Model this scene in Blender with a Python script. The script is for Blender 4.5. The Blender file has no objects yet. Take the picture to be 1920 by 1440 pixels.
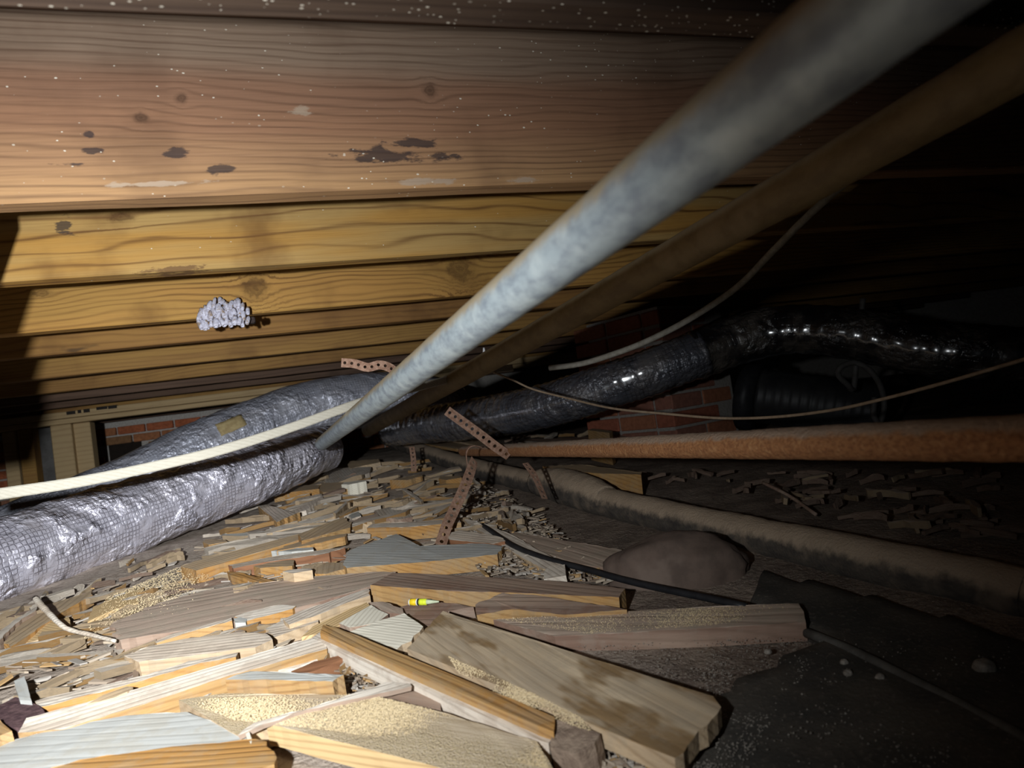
import bpy, bmesh, math, random
from mathutils import Vector, Matrix, noise
random.seed(11)
S = bpy.context.scene
COL = S.collection

# ---------------------------------------------------------------- camera, world, light, exposure
F = 1250.0
RIGHT = Vector((0.9451602815, -0.2942739188, -0.1416859309))
DOWN = Vector((-0.1232101979, 0.0805018454, -0.9891100545))
FWD = Vector((0.3024752708, 0.9523246892, 0.0398295991))
cam = bpy.data.cameras.new('camera')
cam_o = bpy.data.objects.new('camera', cam); COL.objects.link(cam_o)
cam_o.matrix_world = Matrix(((RIGHT.x, -DOWN.x, -FWD.x, 0), (RIGHT.y, -DOWN.y, -FWD.y, 0),
                             (RIGHT.z, -DOWN.z, -FWD.z, 0), (0, 0, 0, 1)))
cam.sensor_width = 36; cam.lens = F / 1920 * 36; cam.clip_start = .01
cam.dof.use_dof = True; cam.dof.focus_distance = 1.35; cam.dof.aperture_fstop = 6.5
S.camera = cam_o

world = bpy.data.worlds.new('world'); S.world = world; world.use_nodes = True
world.node_tree.nodes['Background'].inputs[0].default_value = (.6, .75, 1, 1)
world.node_tree.nodes['Background'].inputs[1].default_value = .004

def ray(x, y): return RIGHT * ((x - 960) / F) + DOWN * ((y - 720) / F) + FWD
def at(x, y, zc): return ray(x, y) * zc                      # pixel and distance along the view axis

# hand-held torch, left of the lens
TORCH = Vector((-.19, .05, .042))
sp = bpy.data.lights.new('torch', 'SPOT'); so = bpy.data.objects.new('torch', sp); COL.objects.link(so)
so.location = TORCH
so.rotation_euler = (at(330, 960, 2.2) - TORCH).to_track_quat('-Z', 'Y').to_euler()
sp.energy = 60; sp.spot_size = math.radians(150); sp.spot_blend = .6; sp.shadow_soft_size = .012
sp.color = (.93, .97, 1.0)
# beam profile of a torch: hot centre, broad spill
sp.use_nodes = True; lt = sp.node_tree; em = lt.nodes['Emission']
tcn = lt.nodes.new('ShaderNodeTexCoord'); sx = lt.nodes.new('ShaderNodeSeparateXYZ'); lt.links.new(tcn.outputs['Normal'], sx.inputs[0])
def lm(op, x, y=0.0):
    n_ = lt.nodes.new('ShaderNodeMath'); n_.operation = op
    for i_, v_ in ((0, x), (1, y)):
        if isinstance(v_, bpy.types.NodeSocket): lt.links.new(v_, n_.inputs[i_])
        else: n_.inputs[i_].default_value = v_
    return n_.outputs[0]
th = lm('MULTIPLY', lm('ARCCOSINE', lm('MINIMUM', lm('ABSOLUTE', sx.outputs[2]), .99999)), 57.2958)
def lobe(w, k):
    d_ = lm('DIVIDE', th, w); return lm('MULTIPLY', lm('POWER', 2.71828, lm('MULTIPLY', lm('MULTIPLY', d_, d_), -1.0)), k)
lt.links.new(lm('ADD', lobe(16., 2.2), lobe(38.5, 1.6)), em.inputs['Strength'])

vs = S.view_settings
vs.view_transform = 'Standard'; vs.look = 'None'; vs.gamma = 1; vs.use_curve_mapping = False; vs.exposure = 0.0

# ---------------------------------------------------------------- helpers
def gz(x, y):
    return -.385 + .068 * min(max(y, -.5), 3.6)
GN = Vector((0, -.068, 1)).normalized()
def G(x, y, h=0):
    r = ray(x, y); lo, hi = .1, 9.
    for _ in range(50):
        m = (lo + hi) / 2
        if r.z * m > gz(r.x * m, r.y * m) + h: lo = m
        else: hi = m
    return r * lo

def tag(o, label=None, cat=None, group=None, kind=None):
    if label: o['label'] = label
    if cat: o['category'] = cat
    if group: o['group'] = group
    if kind: o['kind'] = kind
    return o
def obj(name, verts, faces, mats, parent=None, mi=None, smooth=False, uv=None):
    me = bpy.data.meshes.new(name); me.from_pydata([tuple(v) for v in verts], [], faces); me.update()
    for m in (mats if isinstance(mats, (list, tuple)) else [mats]): me.materials.append(m)
    if mi:
        for p, i in zip(me.polygons, mi): p.material_index = i
    if smooth: me.polygons.foreach_set('use_smooth', [True] * len(me.polygons))
    if uv:
        l = me.uv_layers.new(name='UVMap')
        for p in me.polygons:
            for li in p.loop_indices:
                l.data[li].uv = uv[p.index][li - p.loop_start]
    o = bpy.data.objects.new(name, me); COL.objects.link(o)
    if parent: o.parent = parent
    return o
def empty(name, loc=(0, 0, 0)):
    o = bpy.data.objects.new(name, None); COL.objects.link(o); o.location = loc; o.empty_display_size = .05; return o
def bevel(o, w=.0015, seg=1):
    m = o.modifiers.new('bevel', 'BEVEL'); m.width = w; m.segments = seg; m.limit_method = 'ANGLE'; return o
def box(name, a, b, mat, parent=None, bev=0):
    (x0, y0, z0), (x1, y1, z1) = a, b
    v = [(x0, y0, z0), (x1, y0, z0), (x1, y1, z0), (x0, y1, z0), (x0, y0, z1), (x1, y0, z1), (x1, y1, z1), (x0, y1, z1)]
    f = [(0, 3, 2, 1), (4, 5, 6, 7), (0, 1, 5, 4), (1, 2, 6, 5), (2, 3, 7, 6), (3, 0, 4, 7)]
    o = obj(name, v, f, mat, parent)
    if bev: bevel(o, bev)
    return o
def spline(pts, step):
    P = [Vector(p) for p in pts]; out = []
    n = len(P)
    for i in range(n - 1):
        p0 = P[i - 1] if i else P[0] * 2 - P[1]; p1 = P[i]; p2 = P[i + 1]
        p3 = P[i + 2] if i + 2 < n else P[-1] * 2 - P[-2]
        k = max(1, int((p2 - p1).length / step))
        for j in range(k):
            t = j / k
            out.append(.5 * ((2 * p1) + (p2 - p0) * t + (2 * p0 - 5 * p1 + 4 * p2 - p3) * t * t + (3 * p1 - p0 - 3 * p2 + p3) * t ** 3))
    out.append(P[-1]); return out
def frames(path):
    T = []
    for i in range(len(path)):
        T.append((path[min(i + 1, len(path) - 1)] - path[max(i - 1, 0)]).normalized())
    n = Vector((0, 0, 1)); n = (n - T[0] * n.dot(T[0])).normalized(); out = []
    for t in T:
        n = (n - t * n.dot(t)).normalized(); out.append((t, n, t.cross(n)))
    return out
def tube(name, pts, r, mat, parent=None, seg=16, step=.03, disp=None, caps=True, prof=None):
    """swept tube; r constant or function of fraction; disp(u,ang,p)->extra radius; prof = rectangular section (w,h)"""
    path = spline(pts, step); fr = frames(path); V = []; Fc = []; UV = []; u = 0; us = []
    if prof: seg = 4
    for i, p in enumerate(path):
        if i: u += (p - path[i - 1]).length
        us.append(u)
    tot = us[-1] or 1
    rr = 0
    for i, p in enumerate(path):
        t, n, b = fr[i]
        for k in range(seg):
            if prof:
                sx, sy = ((1, 1), (1, -1), (-1, -1), (-1, 1))[k]
                V.append(p + n * (sx * prof[1] / 2) + b * (sy * prof[0] / 2)); continue
            a = 2 * math.pi * k / seg
            rr = r(us[i] / tot) if callable(r) else r
            d = n * math.cos(a) + b * math.sin(a)
            q = p + d * rr
            if disp: q = p + d * (rr + disp(us[i], a, q))
            V.append(q)
    rad = (r(0.3) if callable(r) else r) or .01
    for i in range(len(path) - 1):
        for k in range(seg):
            k2 = (k + 1) % seg
            Fc.append((i * seg + k, i * seg + k2, (i + 1) * seg + k2, (i + 1) * seg + k))
            c = 2 * math.pi * rad / seg
            UV.append(((us[i], k * c), (us[i], (k + 1) * c), (us[i + 1], (k + 1) * c), (us[i + 1], k * c)))
    if caps:
        Fc.append(tuple(range(seg))[::-1]); UV.append([(0, 0)] * seg)
        L = (len(path) - 1) * seg; Fc.append(tuple(L + k for k in range(seg))); UV.append([(0, 0)] * seg)
    return obj(name, V, Fc, mat, parent, smooth=not prof, uv=UV)

# ---------------------------------------------------------------- materials
class N:
    def __init__(s, name):
        s.m = bpy.data.materials.new(name); s.m.use_nodes = True; s.t = s.m.node_tree; s.b = s.t.nodes['Principled BSDF']
    def n(s, typ, ins=None, **kw):
        nd = s.t.nodes.new(typ)
        for k, v in kw.items(): setattr(nd, k, v)
        for k, v in (ins or {}).items(): s.set(nd.inputs[k], v)
        return nd
    def set(s, sock, v):
        if isinstance(v, bpy.types.NodeSocket): s.t.links.new(v, sock)
        elif isinstance(v, bpy.types.Node): s.t.links.new(v.outputs[0], sock)
        else: sock.default_value = v
    def math(s, op, a, b=0, c=0, clamp=False):
        return s.n('ShaderNodeMath', {0: a, 1: b, 2: c}, operation=op, use_clamp=clamp).outputs[0]
    def vm(s, op, a, b=(0, 0, 0)):
        nd = s.n('ShaderNodeVectorMath', {0: a, 1: b}, operation=op)
        return nd.outputs['Value'] if op in ('LENGTH', 'DISTANCE', 'DOT_PRODUCT') else nd.outputs[0]
    def mix(s, f, a, b, blend='MIX'):
        nd = s.n('ShaderNodeMix', data_type='RGBA', blend_type=blend)
        s.set(nd.inputs[0], f); s.set(nd.inputs[6], c4(a)); s.set(nd.inputs[7], c4(b)); return nd.outputs[2]
    def noise(s, v, scale, detail=3, rough=.55):
        return s.n('ShaderNodeTexNoise', {'Vector': v, 'Scale': scale, 'Detail': detail, 'Roughness': rough}).outputs[0]
    def step(s, v, lo, hi):
        return s.n('ShaderNodeMapRange', {0: v, 1: lo, 2: hi, 3: 0.0, 4: 1.0}, interpolation_type='SMOOTHSTEP').outputs[0]
    def bump(s, h, strength=.5, dist=.002):
        b = s.n('ShaderNodeBump', {'Height': h, 'Strength': strength, 'Distance': dist}); s.set(s.b.inputs['Normal'], b.outputs[0])
    def out(s, col, rough=.7, metal=0, spec=.3):
        s.set(s.b.inputs['Base Color'], c4(col)); s.set(s.b.inputs['Roughness'], rough)
        s.set(s.b.inputs['Metallic'], metal); s.set(s.b.inputs['Specular IOR Level'], spec); return s.m
def c4(c): return (*c, 1) if isinstance(c, tuple) and len(c) == 3 else c

def wood(name, light, dark, axis='z', rings=60, warp=.06, fiber=.35, stain=None, stain_lo=.62, specks=0, tint=None, knots=(), rough=.72, bump=.5, line=.55, blotch=.35, offs=True, dirtc=None, dirt=.55, zramp=None, stains=(), sharp=3.0):
    """procedural timber: growth-ring lines along local X, fibres, stains, pale specks, knots (x, z, rx, rz)"""
    a = N(name)
    tc = a.n('ShaderNodeTexCoord').outputs['Object']
    p = tc
    if offs:
        oi = a.n('ShaderNodeObjectInfo').outputs['Random']
        p = a.vm('ADD', tc, a.n('ShaderNodeCombineXYZ', {0: a.math('MULTIPLY', oi, 37.), 1: a.math('MULTIPLY', oi, 11.3), 2: a.math('MULTIPLY', oi, 5.7)}).outputs[0])
    xyz = a.n('ShaderNodeSeparateXYZ', {0: p})
    if axis == 'z': cross = a.math('ADD', xyz.outputs[2], a.math('MULTIPLY', xyz.outputs[1], .8))
    else: cross = a.math('ADD', xyz.outputs[1], a.math('MULTIPLY', xyz.outputs[2], .9))
    low = a.noise(a.vm('MULTIPLY', p, (1.1, 5., 5.)), 1.0, 3)
    v = a.math('ADD', cross, a.math('MULTIPLY', a.math('SUBTRACT', low, .5), warp * 2))
    kd = None
    for (kx, kz, rx, rz) in knots:
        q = a.vm('MULTIPLY', a.vm('SUBTRACT', tc, (kx, 0, kz)), (1 / rx, 0, 1 / rz))
        wob = a.math('MULTIPLY', a.math('SUBTRACT', a.noise(tc, 55., 4, .65), .5), 1.7)
        d = a.math('ADD', a.vm('LENGTH', q), wob)
        e = a.math('POWER', 2.718, a.math('MULTIPLY', a.math('MULTIPLY', d, d), -.25))
        sg = a.math('MULTIPLY', a.n('ShaderNodeSeparateXYZ', {0: q}).outputs[2], rz * .9)
        v = a.math('SUBTRACT', v, a.math('MULTIPLY', e, sg))
        core = a.math('MULTIPLY', a.math('SUBTRACT', 1.0, a.step(d, .5, 1.5)), a.math('MULTIPLY_ADD', a.math('SINE', a.math('MULTIPLY', d, 11.)), .13, .80))
        kd = core if kd is None else a.math('MAXIMUM', kd, core)
    ring = a.math('SINE', a.math('MULTIPLY', v, rings * 6.283))
    ring = a.math('POWER', a.math('MULTIPLY_ADD', ring, .5, .5), sharp)
    brk = a.noise(a.vm('MULTIPLY', p, (2., 30., 30.)), 1.0, 2)
    ring = a.math('MULTIPLY', ring, a.math('MULTIPLY_ADD', brk, 1.4, -.05, clamp=True), clamp=True)
    fib = a.noise(a.vm('MULTIPLY', p, (9., 330., 330.)), 1.0, 3, .6)
    big = a.noise(a.vm('MULTIPLY', p, (1.6, 14., 14.)), 1.0, 3)
    dk = a.math('ADD', a.math('MULTIPLY', ring, line), a.math('MULTIPLY', a.math('SUBTRACT', fib, .45), fiber), clamp=True)
    base = light
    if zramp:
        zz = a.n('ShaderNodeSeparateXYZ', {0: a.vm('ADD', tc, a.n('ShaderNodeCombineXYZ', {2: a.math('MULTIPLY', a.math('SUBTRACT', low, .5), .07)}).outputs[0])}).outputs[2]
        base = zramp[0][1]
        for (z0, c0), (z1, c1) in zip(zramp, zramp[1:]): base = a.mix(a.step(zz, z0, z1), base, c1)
    col = a.mix(dk, base, dark)
    if tint: col = a.mix(a.math('MULTIPLY', a.step(big, .38, .62), .85), col, a.mix(dk, tint, dark))
    col = a.mix(a.math('MULTIPLY', a.step(a.noise(p, 6., 4), .5, .75), blotch), col, dark)
    if stain:
        st = a.noise(a.vm('MULTIPLY', p, (3.2, 9., 9.)), 1.0, 4, .6)
        col = a.mix(a.math('MULTIPLY', a.step(st, stain_lo, stain_lo + .06), .85), col, stain)
    if kd is not None:
        col = a.mix(a.math('MULTIPLY', kd, .75), col, tuple(c * .55 for c in dark))
    for (kx, kz, rx, rz, sc) in stains:
        q = a.vm('MULTIPLY', a.vm('SUBTRACT', tc, (kx, 0, kz)), (1 / rx, 0, 1 / rz))
        d = a.math('ADD', a.vm('LENGTH', q), a.math('MULTIPLY', a.math('SUBTRACT', a.noise(a.vm('MULTIPLY', tc, (.6, 1, 1.6)), 60., 4, .65), .5), 3.2))
        col = a.mix(a.math('MULTIPLY', a.math('SUBTRACT', 1.0, a.step(d, .6, 1.05)), .8), col, sc)
    if dirtc:
        dn = a.noise(p, 22., 6, .7)
        col = a.mix(a.math('MULTIPLY', a.step(dn, .46, .60), dirt), col, dirtc)
    if specks:
        vo = a.n('ShaderNodeTexVoronoi', {'Vector': a.vm('MULTIPLY', p, (.6, 1., 1.)), 'Scale': 260.})
        sel = a.math('GREATER_THAN', a.n('ShaderNodeSeparateColor', {0: vo.outputs['Color']}).outputs[0], 1 - .9 * specks)
        msk = a.step(a.noise(a.vm('MULTIPLY', p, (4., 9., 9.)), 1.0, 3), .42, .56)
        s_ = a.math('MULTIPLY', a.math('MULTIPLY', a.math('LESS_THAN', vo.outputs['Distance'], a.math('MULTIPLY_ADD', a.noise(p, 120., 2), .62, -.12)), sel), msk)
        col = a.mix(s_, col, (.62, .57, .47))
    h = a.math('ADD', a.math('MULTIPLY', fib, .6), a.math('MULTIPLY', ring, -.5))
    a.bump(h, bump, .0015)
    return a.out(col, rough, 0, .22)

def plain(name, c1, c2, scale=40, rough=.8, bump=.4, dist=.002, metal=0, spec=.25, c3=None, s3=9, lo3=.55):
    a = N(name); p = a.n('ShaderNodeTexCoord').outputs['Object']
    oi = a.n('ShaderNodeObjectInfo').outputs['Random']; p = a.vm('ADD', p, a.n('ShaderNodeCombineXYZ', {0: a.math('MULTIPLY', oi, 9.)}).outputs[0])
    nz = a.noise(p, scale, 5, .65); col = a.mix(a.step(nz, .35, .68), c1, c2)
    if c3: col = a.mix(a.step(a.noise(p, s3, 4, .6), lo3, lo3 + .12), col, c3)
    a.bump(nz, bump, dist); return a.out(col, rough, metal, spec)

def kn(Y, *L):
    out = []
    for (px, py, rx, rz) in L:
        r = ray(px, py); out.append((r.x / r.y * Y, r.z / r.y * Y, rx, rz))
    return out
# joist timbers
W_TOP = wood('timber_dark_speckled', (.085, .055, .038), (.03, .018, .014), rings=90, specks=.5, warp=.02, offs=False)
def stn(Y, *L): return [(*kn(Y, (a_, b_, c_, d_))[0], e_) for a_, b_, c_, d_, e_ in L]
INK = (.022, .017, .02); CHALK = (.33, .25, .18)
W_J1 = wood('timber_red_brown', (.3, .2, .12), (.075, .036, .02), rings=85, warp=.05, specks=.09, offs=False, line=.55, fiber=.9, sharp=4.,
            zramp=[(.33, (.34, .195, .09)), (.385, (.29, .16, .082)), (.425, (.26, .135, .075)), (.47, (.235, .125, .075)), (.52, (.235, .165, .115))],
            knots=kn(.897, (265, 222, .0075, .006), (340, 184, .0075, .0065), (805, 170, .009, .009)),
            stains=stn(.897, (715, 293, .060, .012, INK), (775, 270, .035, .008, INK), (830, 295, .03, .006, INK), (332, 285, .013, .009, INK), (418, 316, .024, .006, INK), (172, 282, .014, .004, INK), (168, 252, .006, .005, INK), (140, 308, .02, .003, INK), (790, 342, .045, .005, CHALK), (985, 338, .025, .004, CHALK), (565, 208, .016, .008, CHALK), (300, 345, .06, .004, CHALK)))
W_J2 = wood('timber_gold', (.375, .20, .046), (.10, .04, .01), rings=30, warp=.11, tint=(.36, .235, .085), specks=.03, offs=False, line=1.0, fiber=.8, blotch=.6, sharp=11.,
            knots=kn(1.263, (225, 408, .022, .008)), stains=stn(1.263, (122, 425, .012, .018, INK), (330, 505, .05, .006, (.12, .06, .025))))
W_J3 = wood('timber_yellow', (.41, .23, .06), (.12, .052, .014), rings=85, warp=.06, tint=(.44, .23, .06), offs=False, line=.8, sharp=3., fiber=.7, blotch=.5,
            knots=kn(1.718, (478, 540, .026, .026), (862, 505, .030, .030), (78, 550, .022, .009)))
W_J = [wood('timber_far_%d' % i, c, d, rings=r, warp=.06, tint=t, line=.5, fiber=.5, blotch=.5, stain=(.08, .045, .02), stain_lo=.66)
       for i, (c, d, r, t) in enumerate([((.34, .18, .05), (.11, .048, .015), 60, (.25, .125, .04)), ((.38, .215, .062), (.13, .058, .02), 70, (.28, .145, .048)),
                                         ((.15, .09, .06), (.05, .03, .02), 40, (.12, .07, .045))])]
W_PALE = wood('timber_pale', (.50, .36, .19), (.25, .15, .07), rings=40, warp=.05, line=.4, blotch=.25)
# scrap timbers (grain along local X)
W_GREY = wood('wood_weathered', (.74, .665, .565), (.37, .305, .235), axis='y', rings=95, warp=.03, tint=(.64, .53, .415), dirtc=(.44, .355, .28), dirt=.5, blotch=.3, fiber=.5, bump=.8)
W_ORANGE = wood('wood_fresh_orange', (.43, .225, .068), (.20, .085, .026), axis='y', rings=110, warp=.03, tint=(.42, .27, .12), blotch=.35, fiber=.6, bump=.8, dirtc=(.34, .25, .155), dirt=.4)
W_TAN = wood('wood_tan', (.58, .43, .265), (.30, .195, .105), axis='y', rings=80, warp=.04, tint=(.46, .34, .22), dirtc=(.36, .29, .21), dirt=.4, blotch=.25, fiber=.5, bump=.8)
W_BROWN = wood('wood_dusty_brown', (.38, .275, .205), (.18, .115, .08), axis='y', rings=70, warp=.05, tint=(.21, .12, .085), dirtc=(.30, .24, .19), dirt=.4, bump=.8)
W_ROT = wood('wood_rotten_brown', (.50, .385, .30), (.27, .19, .14), axis='y', rings=30, warp=.1, line=.25, dirtc=(.40, .34, .26), dirt=.5, bump=1.)
W_BLUE = wood('wood_blue_grey', (.50, .50, .47), (.29, .28, .25), axis='y', rings=60, warp=.04, line=.14, dirtc=(.42, .37, .28), dirt=.35, blotch=.2)
W_PLANK = wood('wood_plank_stained', (.74, .59, .40), (.40, .28, .16), axis='y', rings=55, warp=.05, line=.3, tint=(.42, .33, .23), stain=(.24, .145, .06), stain_lo=.53, fiber=.55, dirtc=(.42, .35, .26), dirt=.3)
W_RIB = wood('wood_ribbed', (.66, .47, .24), (.30, .17, .07), axis='y', rings=150, warp=.015, line=.8, fiber=.2, blotch=.15)
W_WHITE = wood('wood_whitewashed', (.80, .75, .62), (.40, .34, .25), axis='y', rings=140, warp=.012, line=.5, fiber=.3, blotch=.15)
W_RED = wood('wood_red_brown', (.26, .12, .06), (.10, .04, .02), axis='y', rings=60)
M_BARK = plain('bark_purple', (.13, .075, .075), (.06, .03, .035), 70, .9, .9, .004)
def dusted(name, base1, base2):
    a = N(name); p = a.n('ShaderNodeTexCoord').outputs['Object']
    x = a.mix(a.step(a.noise(a.vm('MULTIPLY', p, (8., 260., 260.)), 1., 3), .35, .65), base1, base2)
    d = a.math('MULTIPLY', a.step(a.noise(p, 5., 3), .36, .52), a.step(a.noise(p, 420., 2), .35, .6))
    g = a.n('ShaderNodeTexVoronoi', {'Vector': p, 'Scale': 520.})
    x = a.mix(d, x, a.mix(g.outputs['Distance'], (.66, .54, .34), (.40, .30, .17)))
    a.bump(a.math('SUBTRACT', a.math('MULTIPLY', d, .6), a.math('MULTIPLY', g.outputs['Distance'], d)), .9, .002); return a.out(x, .85)
W_DUST = dusted('wood_sawdust_covered', (.62, .51, .37), (.42, .32, .21))

M_SAW = plain('sawdust', (.66, .53, .33), (.48, .36, .2), 300, .9)
M_CRUMB = plain('crumb', (.30, .27, .23), (.17, .145, .12), 200, .9)

def duct_mat(name, c1, c2, cell, metal, rough, crk=.5, lw=.16, bd=.012):
    a = N(name); uv = a.n('ShaderNodeUVMap').outputs[0]; p = a.n('ShaderNodeTexCoord').outputs['Object']
    w = a.n('ShaderNodeTexNoise', {'Vector': p, 'Scale': 30., 'Detail': 2.}).outputs[1]
    u2 = a.vm('ADD', uv, a.vm('MULTIPLY', a.vm('SUBTRACT', w, (.5, .5, .5)), (.011, .011, 0)))
    xy = a.n('ShaderNodeSeparateXYZ', {0: u2}); ln = None
    for k in (0, 1):
        fr = a.math('FRACT', a.math('DIVIDE', xy.outputs[k], cell * (1 + .25 * k)))
        d = a.math('SUBTRACT', 1., a.step(a.math('ABSOLUTE', a.math('SUBTRACT', fr, .5)), lw * .3, lw))
        ln = d if ln is None else a.math('MAXIMUM', ln, d)
    ln = a.math('MULTIPLY', ln, a.step(a.noise(p, 24., 3), .33, .6))
    dust = a.step(a.noise(p, 9., 5, .65), .42, .68)
    col = a.mix(a.math('MULTIPLY', ln, .8), c1, c2)
    col = a.mix(a.math('MULTIPLY', dust, .22), col, (.36, .31, .25))
    cr = a.noise(p, 55., 4, .6)
    wv = a.vm('ADD', p, a.vm('MULTIPLY', a.n('ShaderNodeTexNoise', {'Vector': p, 'Scale': 18., 'Detail': 3.}).outputs[1], (.06, .06, .06)))
    vor = a.n('ShaderNodeTexVoronoi', {'Vector': wv, 'Scale': 46.}).outputs['Distance']
    big = a.noise(p, 14., 3, .55)
    h = a.math('ADD', a.math('MULTIPLY', cr, crk), a.math('ADD', a.math('MULTIPLY', vor, -.9 * crk), a.math('MULTIPLY', big, 1.6 * crk)))
    msk = a.math('MULTIPLY_ADD', a.step(a.noise(p, 7., 3), .42, .6), .8, .2)
    h = a.math('MULTIPLY', h, msk)
    h = a.math('ADD', h, a.math('MULTIPLY', ln, -.06))
    a.bump(h, 1.0, bd)
    rg = a.math('MULTIPLY_ADD', dust, .16, rough)
    a.out(col, rg, metal, .6); a.b.inputs['Coat Weight'].default_value = 1.0; a.b.inputs['Coat Roughness'].default_value = .16; a.b.inputs['Coat IOR'].default_value = 1.9
    return a.m
M_FOIL = duct_mat('duct_foil_scrim', (.70, .68, .78), (.33, .31, .37), .0095, .45, .30, bd=.03)
M_FOIL2 = duct_mat('duct_foil_plain', (.60, .62, .72), (.38, .38, .46), .011, .4, .34, .4, bd=.022)
M_BLACKDUCT = duct_mat('duct_dark_foil', (.10, .105, .125), (.045, .045, .055), .012, .35, .26, .5)
M_SHADEDUCT = duct_mat('duct_pipe_shade', (.011, .011, .013), (.008, .008, .009), .02, .0, .22, .7)  # near-black colour stands in for the pipes' shadow on the duct
M_BLACK = plain('black_rubber', (.012, .012, .014), (.022, .022, .024), 30, .5, .3)
M_DKPLATE = plain('black_plastic', (.02, .02, .022), (.035, .035, .035), 12, .45, .2)

def pipe_mat(name, c1, c2, c3, dust, s1=40, rough=.5, metal=.2, bump=.3, dlo=.25, dhi=.8):
    """base mottling plus settled dust on upward-facing skin"""
    a = N(name); p = a.n('ShaderNodeTexCoord').outputs['Object']
    n1 = a.noise(a.vm('MULTIPLY', p, (1, .55, 1)), s1, 4, .6); n2 = a.noise(p, s1 * .35, 4)
    col = a.mix(a.step(n1, .38, .66), c1, c2); col = a.mix(a.step(n2, .5, .72), col, c3)
    nz = a.n('ShaderNodeSeparateXYZ', {0: a.n('ShaderNodeNewGeometry').outputs['Normal']}).outputs[2]
    k = a.step(a.math('MULTIPLY_ADD', a.noise(p, 60., 4), .7, a.math('SUBTRACT', nz, .35)), dlo, dhi)
    col = a.mix(k, col, dust); a.bump(a.math('ADD', n1, a.noise(p, 220., 3)), bump, .002)
    a.out(col, rough, metal, .4); return a.m
M_GALV = pipe_mat('galvanised_grey', (.40, .47, .50), (.26, .305, .35), (.50, .57, .585), (.44, .37, .25), 70, .5, .2, .15, -.05, .55)
M_BROWNPIPE = pipe_mat('dusty_brown_pipe', (.20, .145, .07), (.15, .105, .05), (.24, .18, .10), (.26, .21, .13), 40, .7, .0, .3)
M_RUST = pipe_mat('rusty_pipe', (.36, .165, .065), (.24, .10, .04), (.44, .23, .10), (.34, .245, .175), 330, .85, 0., 1., .3, .7)
M_IRON = pipe_mat('cast_iron_dirty', (.085, .07, .055), (.05, .042, .036), (.17, .13, .095), (.37, .28, .195), 55, .9, 0., 1., .1, .6)
M_STRAP = plain('rusty_strap', (.30, .185, .13), (.18, .095, .06), 130, .75, .4, .001, .2, .3)
M_WHITE = wood('white_strip', (.37, .345, .285), (.22, .19, .14), axis='y', rings=160, warp=.01, line=.3, fiber=.6, offs=False, blotch=.1)
M_GREYCABLE = plain('grey_cable', (.36, .34, .29), (.24, .22, .18), 60, .6)
M_WIRE = plain('tan_wire', (.34, .25, .17), (.24, .17, .11), 60, .6)
M_LOOP = plain('grey_hose', (.10, .095, .09), (.07, .065, .06), 40, .6)
M_BRICK = [plain('brick_%d' % i, c, tuple(x * .7 for x in c), 60, .9, .5, .003, c3=tuple(min(1, x * 1.25) for x in c)) for i, c in enumerate([(.62, .19, .085), (.54, .22, .10), (.38, .20, .095), (.56, .27, .17)])]
M_MORTAR = plain('mortar', (.66, .63, .58), (.50, .46, .41), 90, .95, .5)
M_NEST = plain('nest_paper', (.60, .60, .70), (.36, .34, .40), 160, .85, .5, .002, c3=(.30, .22, .16), s3=60, lo3=.52)
M_NESTDK = plain('nest_hollow', (.06, .045, .04), (.03, .02, .02), 60, .9)
M_YELLOW = plain('yellow_label', (.85, .62, .02), (.75, .5, .02), 200, .45)
M_LIME = plain('lime_label', (.72, .80, .04), (.62, .72, .04), 200, .45)
M_WHT = plain('white_label', (.78, .78, .8), (.7, .7, .72), 60, .5)
M_CLEAR = plain('pale_green_plastic', (.55, .6, .42), (.45, .5, .34), 60, .4)
M_DIRTCLOD = plain('clod', (.30, .225, .165), (.19, .135, .1), 45, .95, 1., .006)
M_TAPE = plain('tan_tape', (.46, .36, .18), (.34, .25, .12), 50, .7)

# ground soil
def soil():
    a = N('soil'); p = a.n('ShaderNodeTexCoord').outputs['Object']
    n1 = a.noise(p, 14., 6, .65); n2 = a.noise(p, 90., 5, .65)
    col = a.mix(a.step(n1, .38, .62), (.27, .21, .165), (.165, .125, .10)); col = a.mix(a.step(n2, .52, .70), col, (.30, .245, .185))
    col = a.mix(a.step(a.noise(p, 300., 2), .60, .70), col, (.40, .34, .27))
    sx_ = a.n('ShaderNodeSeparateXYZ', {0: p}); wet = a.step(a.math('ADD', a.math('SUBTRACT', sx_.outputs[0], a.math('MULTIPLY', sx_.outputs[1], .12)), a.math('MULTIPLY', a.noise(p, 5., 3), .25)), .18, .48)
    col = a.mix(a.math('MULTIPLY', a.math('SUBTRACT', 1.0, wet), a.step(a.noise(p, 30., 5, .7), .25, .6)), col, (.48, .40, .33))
    a.bump(a.math('ADD', n1, a.math('MULTIPLY', n2, .6)), .9, .012); return a.out(col, .95, 0, .15)
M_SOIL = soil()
def sheet():
    a = N('dusty_black_sheet'); p = a.n('ShaderNodeTexCoord').outputs['Object']
    n1 = a.noise(p, 9., 5, .6); n2 = a.noise(p, 160., 4, .65)
    col = a.mix(a.step(n1, .4, .65), (.05, .046, .04), (.085, .074, .06)); col = a.mix(a.math('MULTIPLY', a.step(n2, .56, .68), .8), col, (.14, .12, .10))
    a.bump(n2, .5, .003); return a.out(col, .8, 0, .25)
M_SHEET = sheet()

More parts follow.
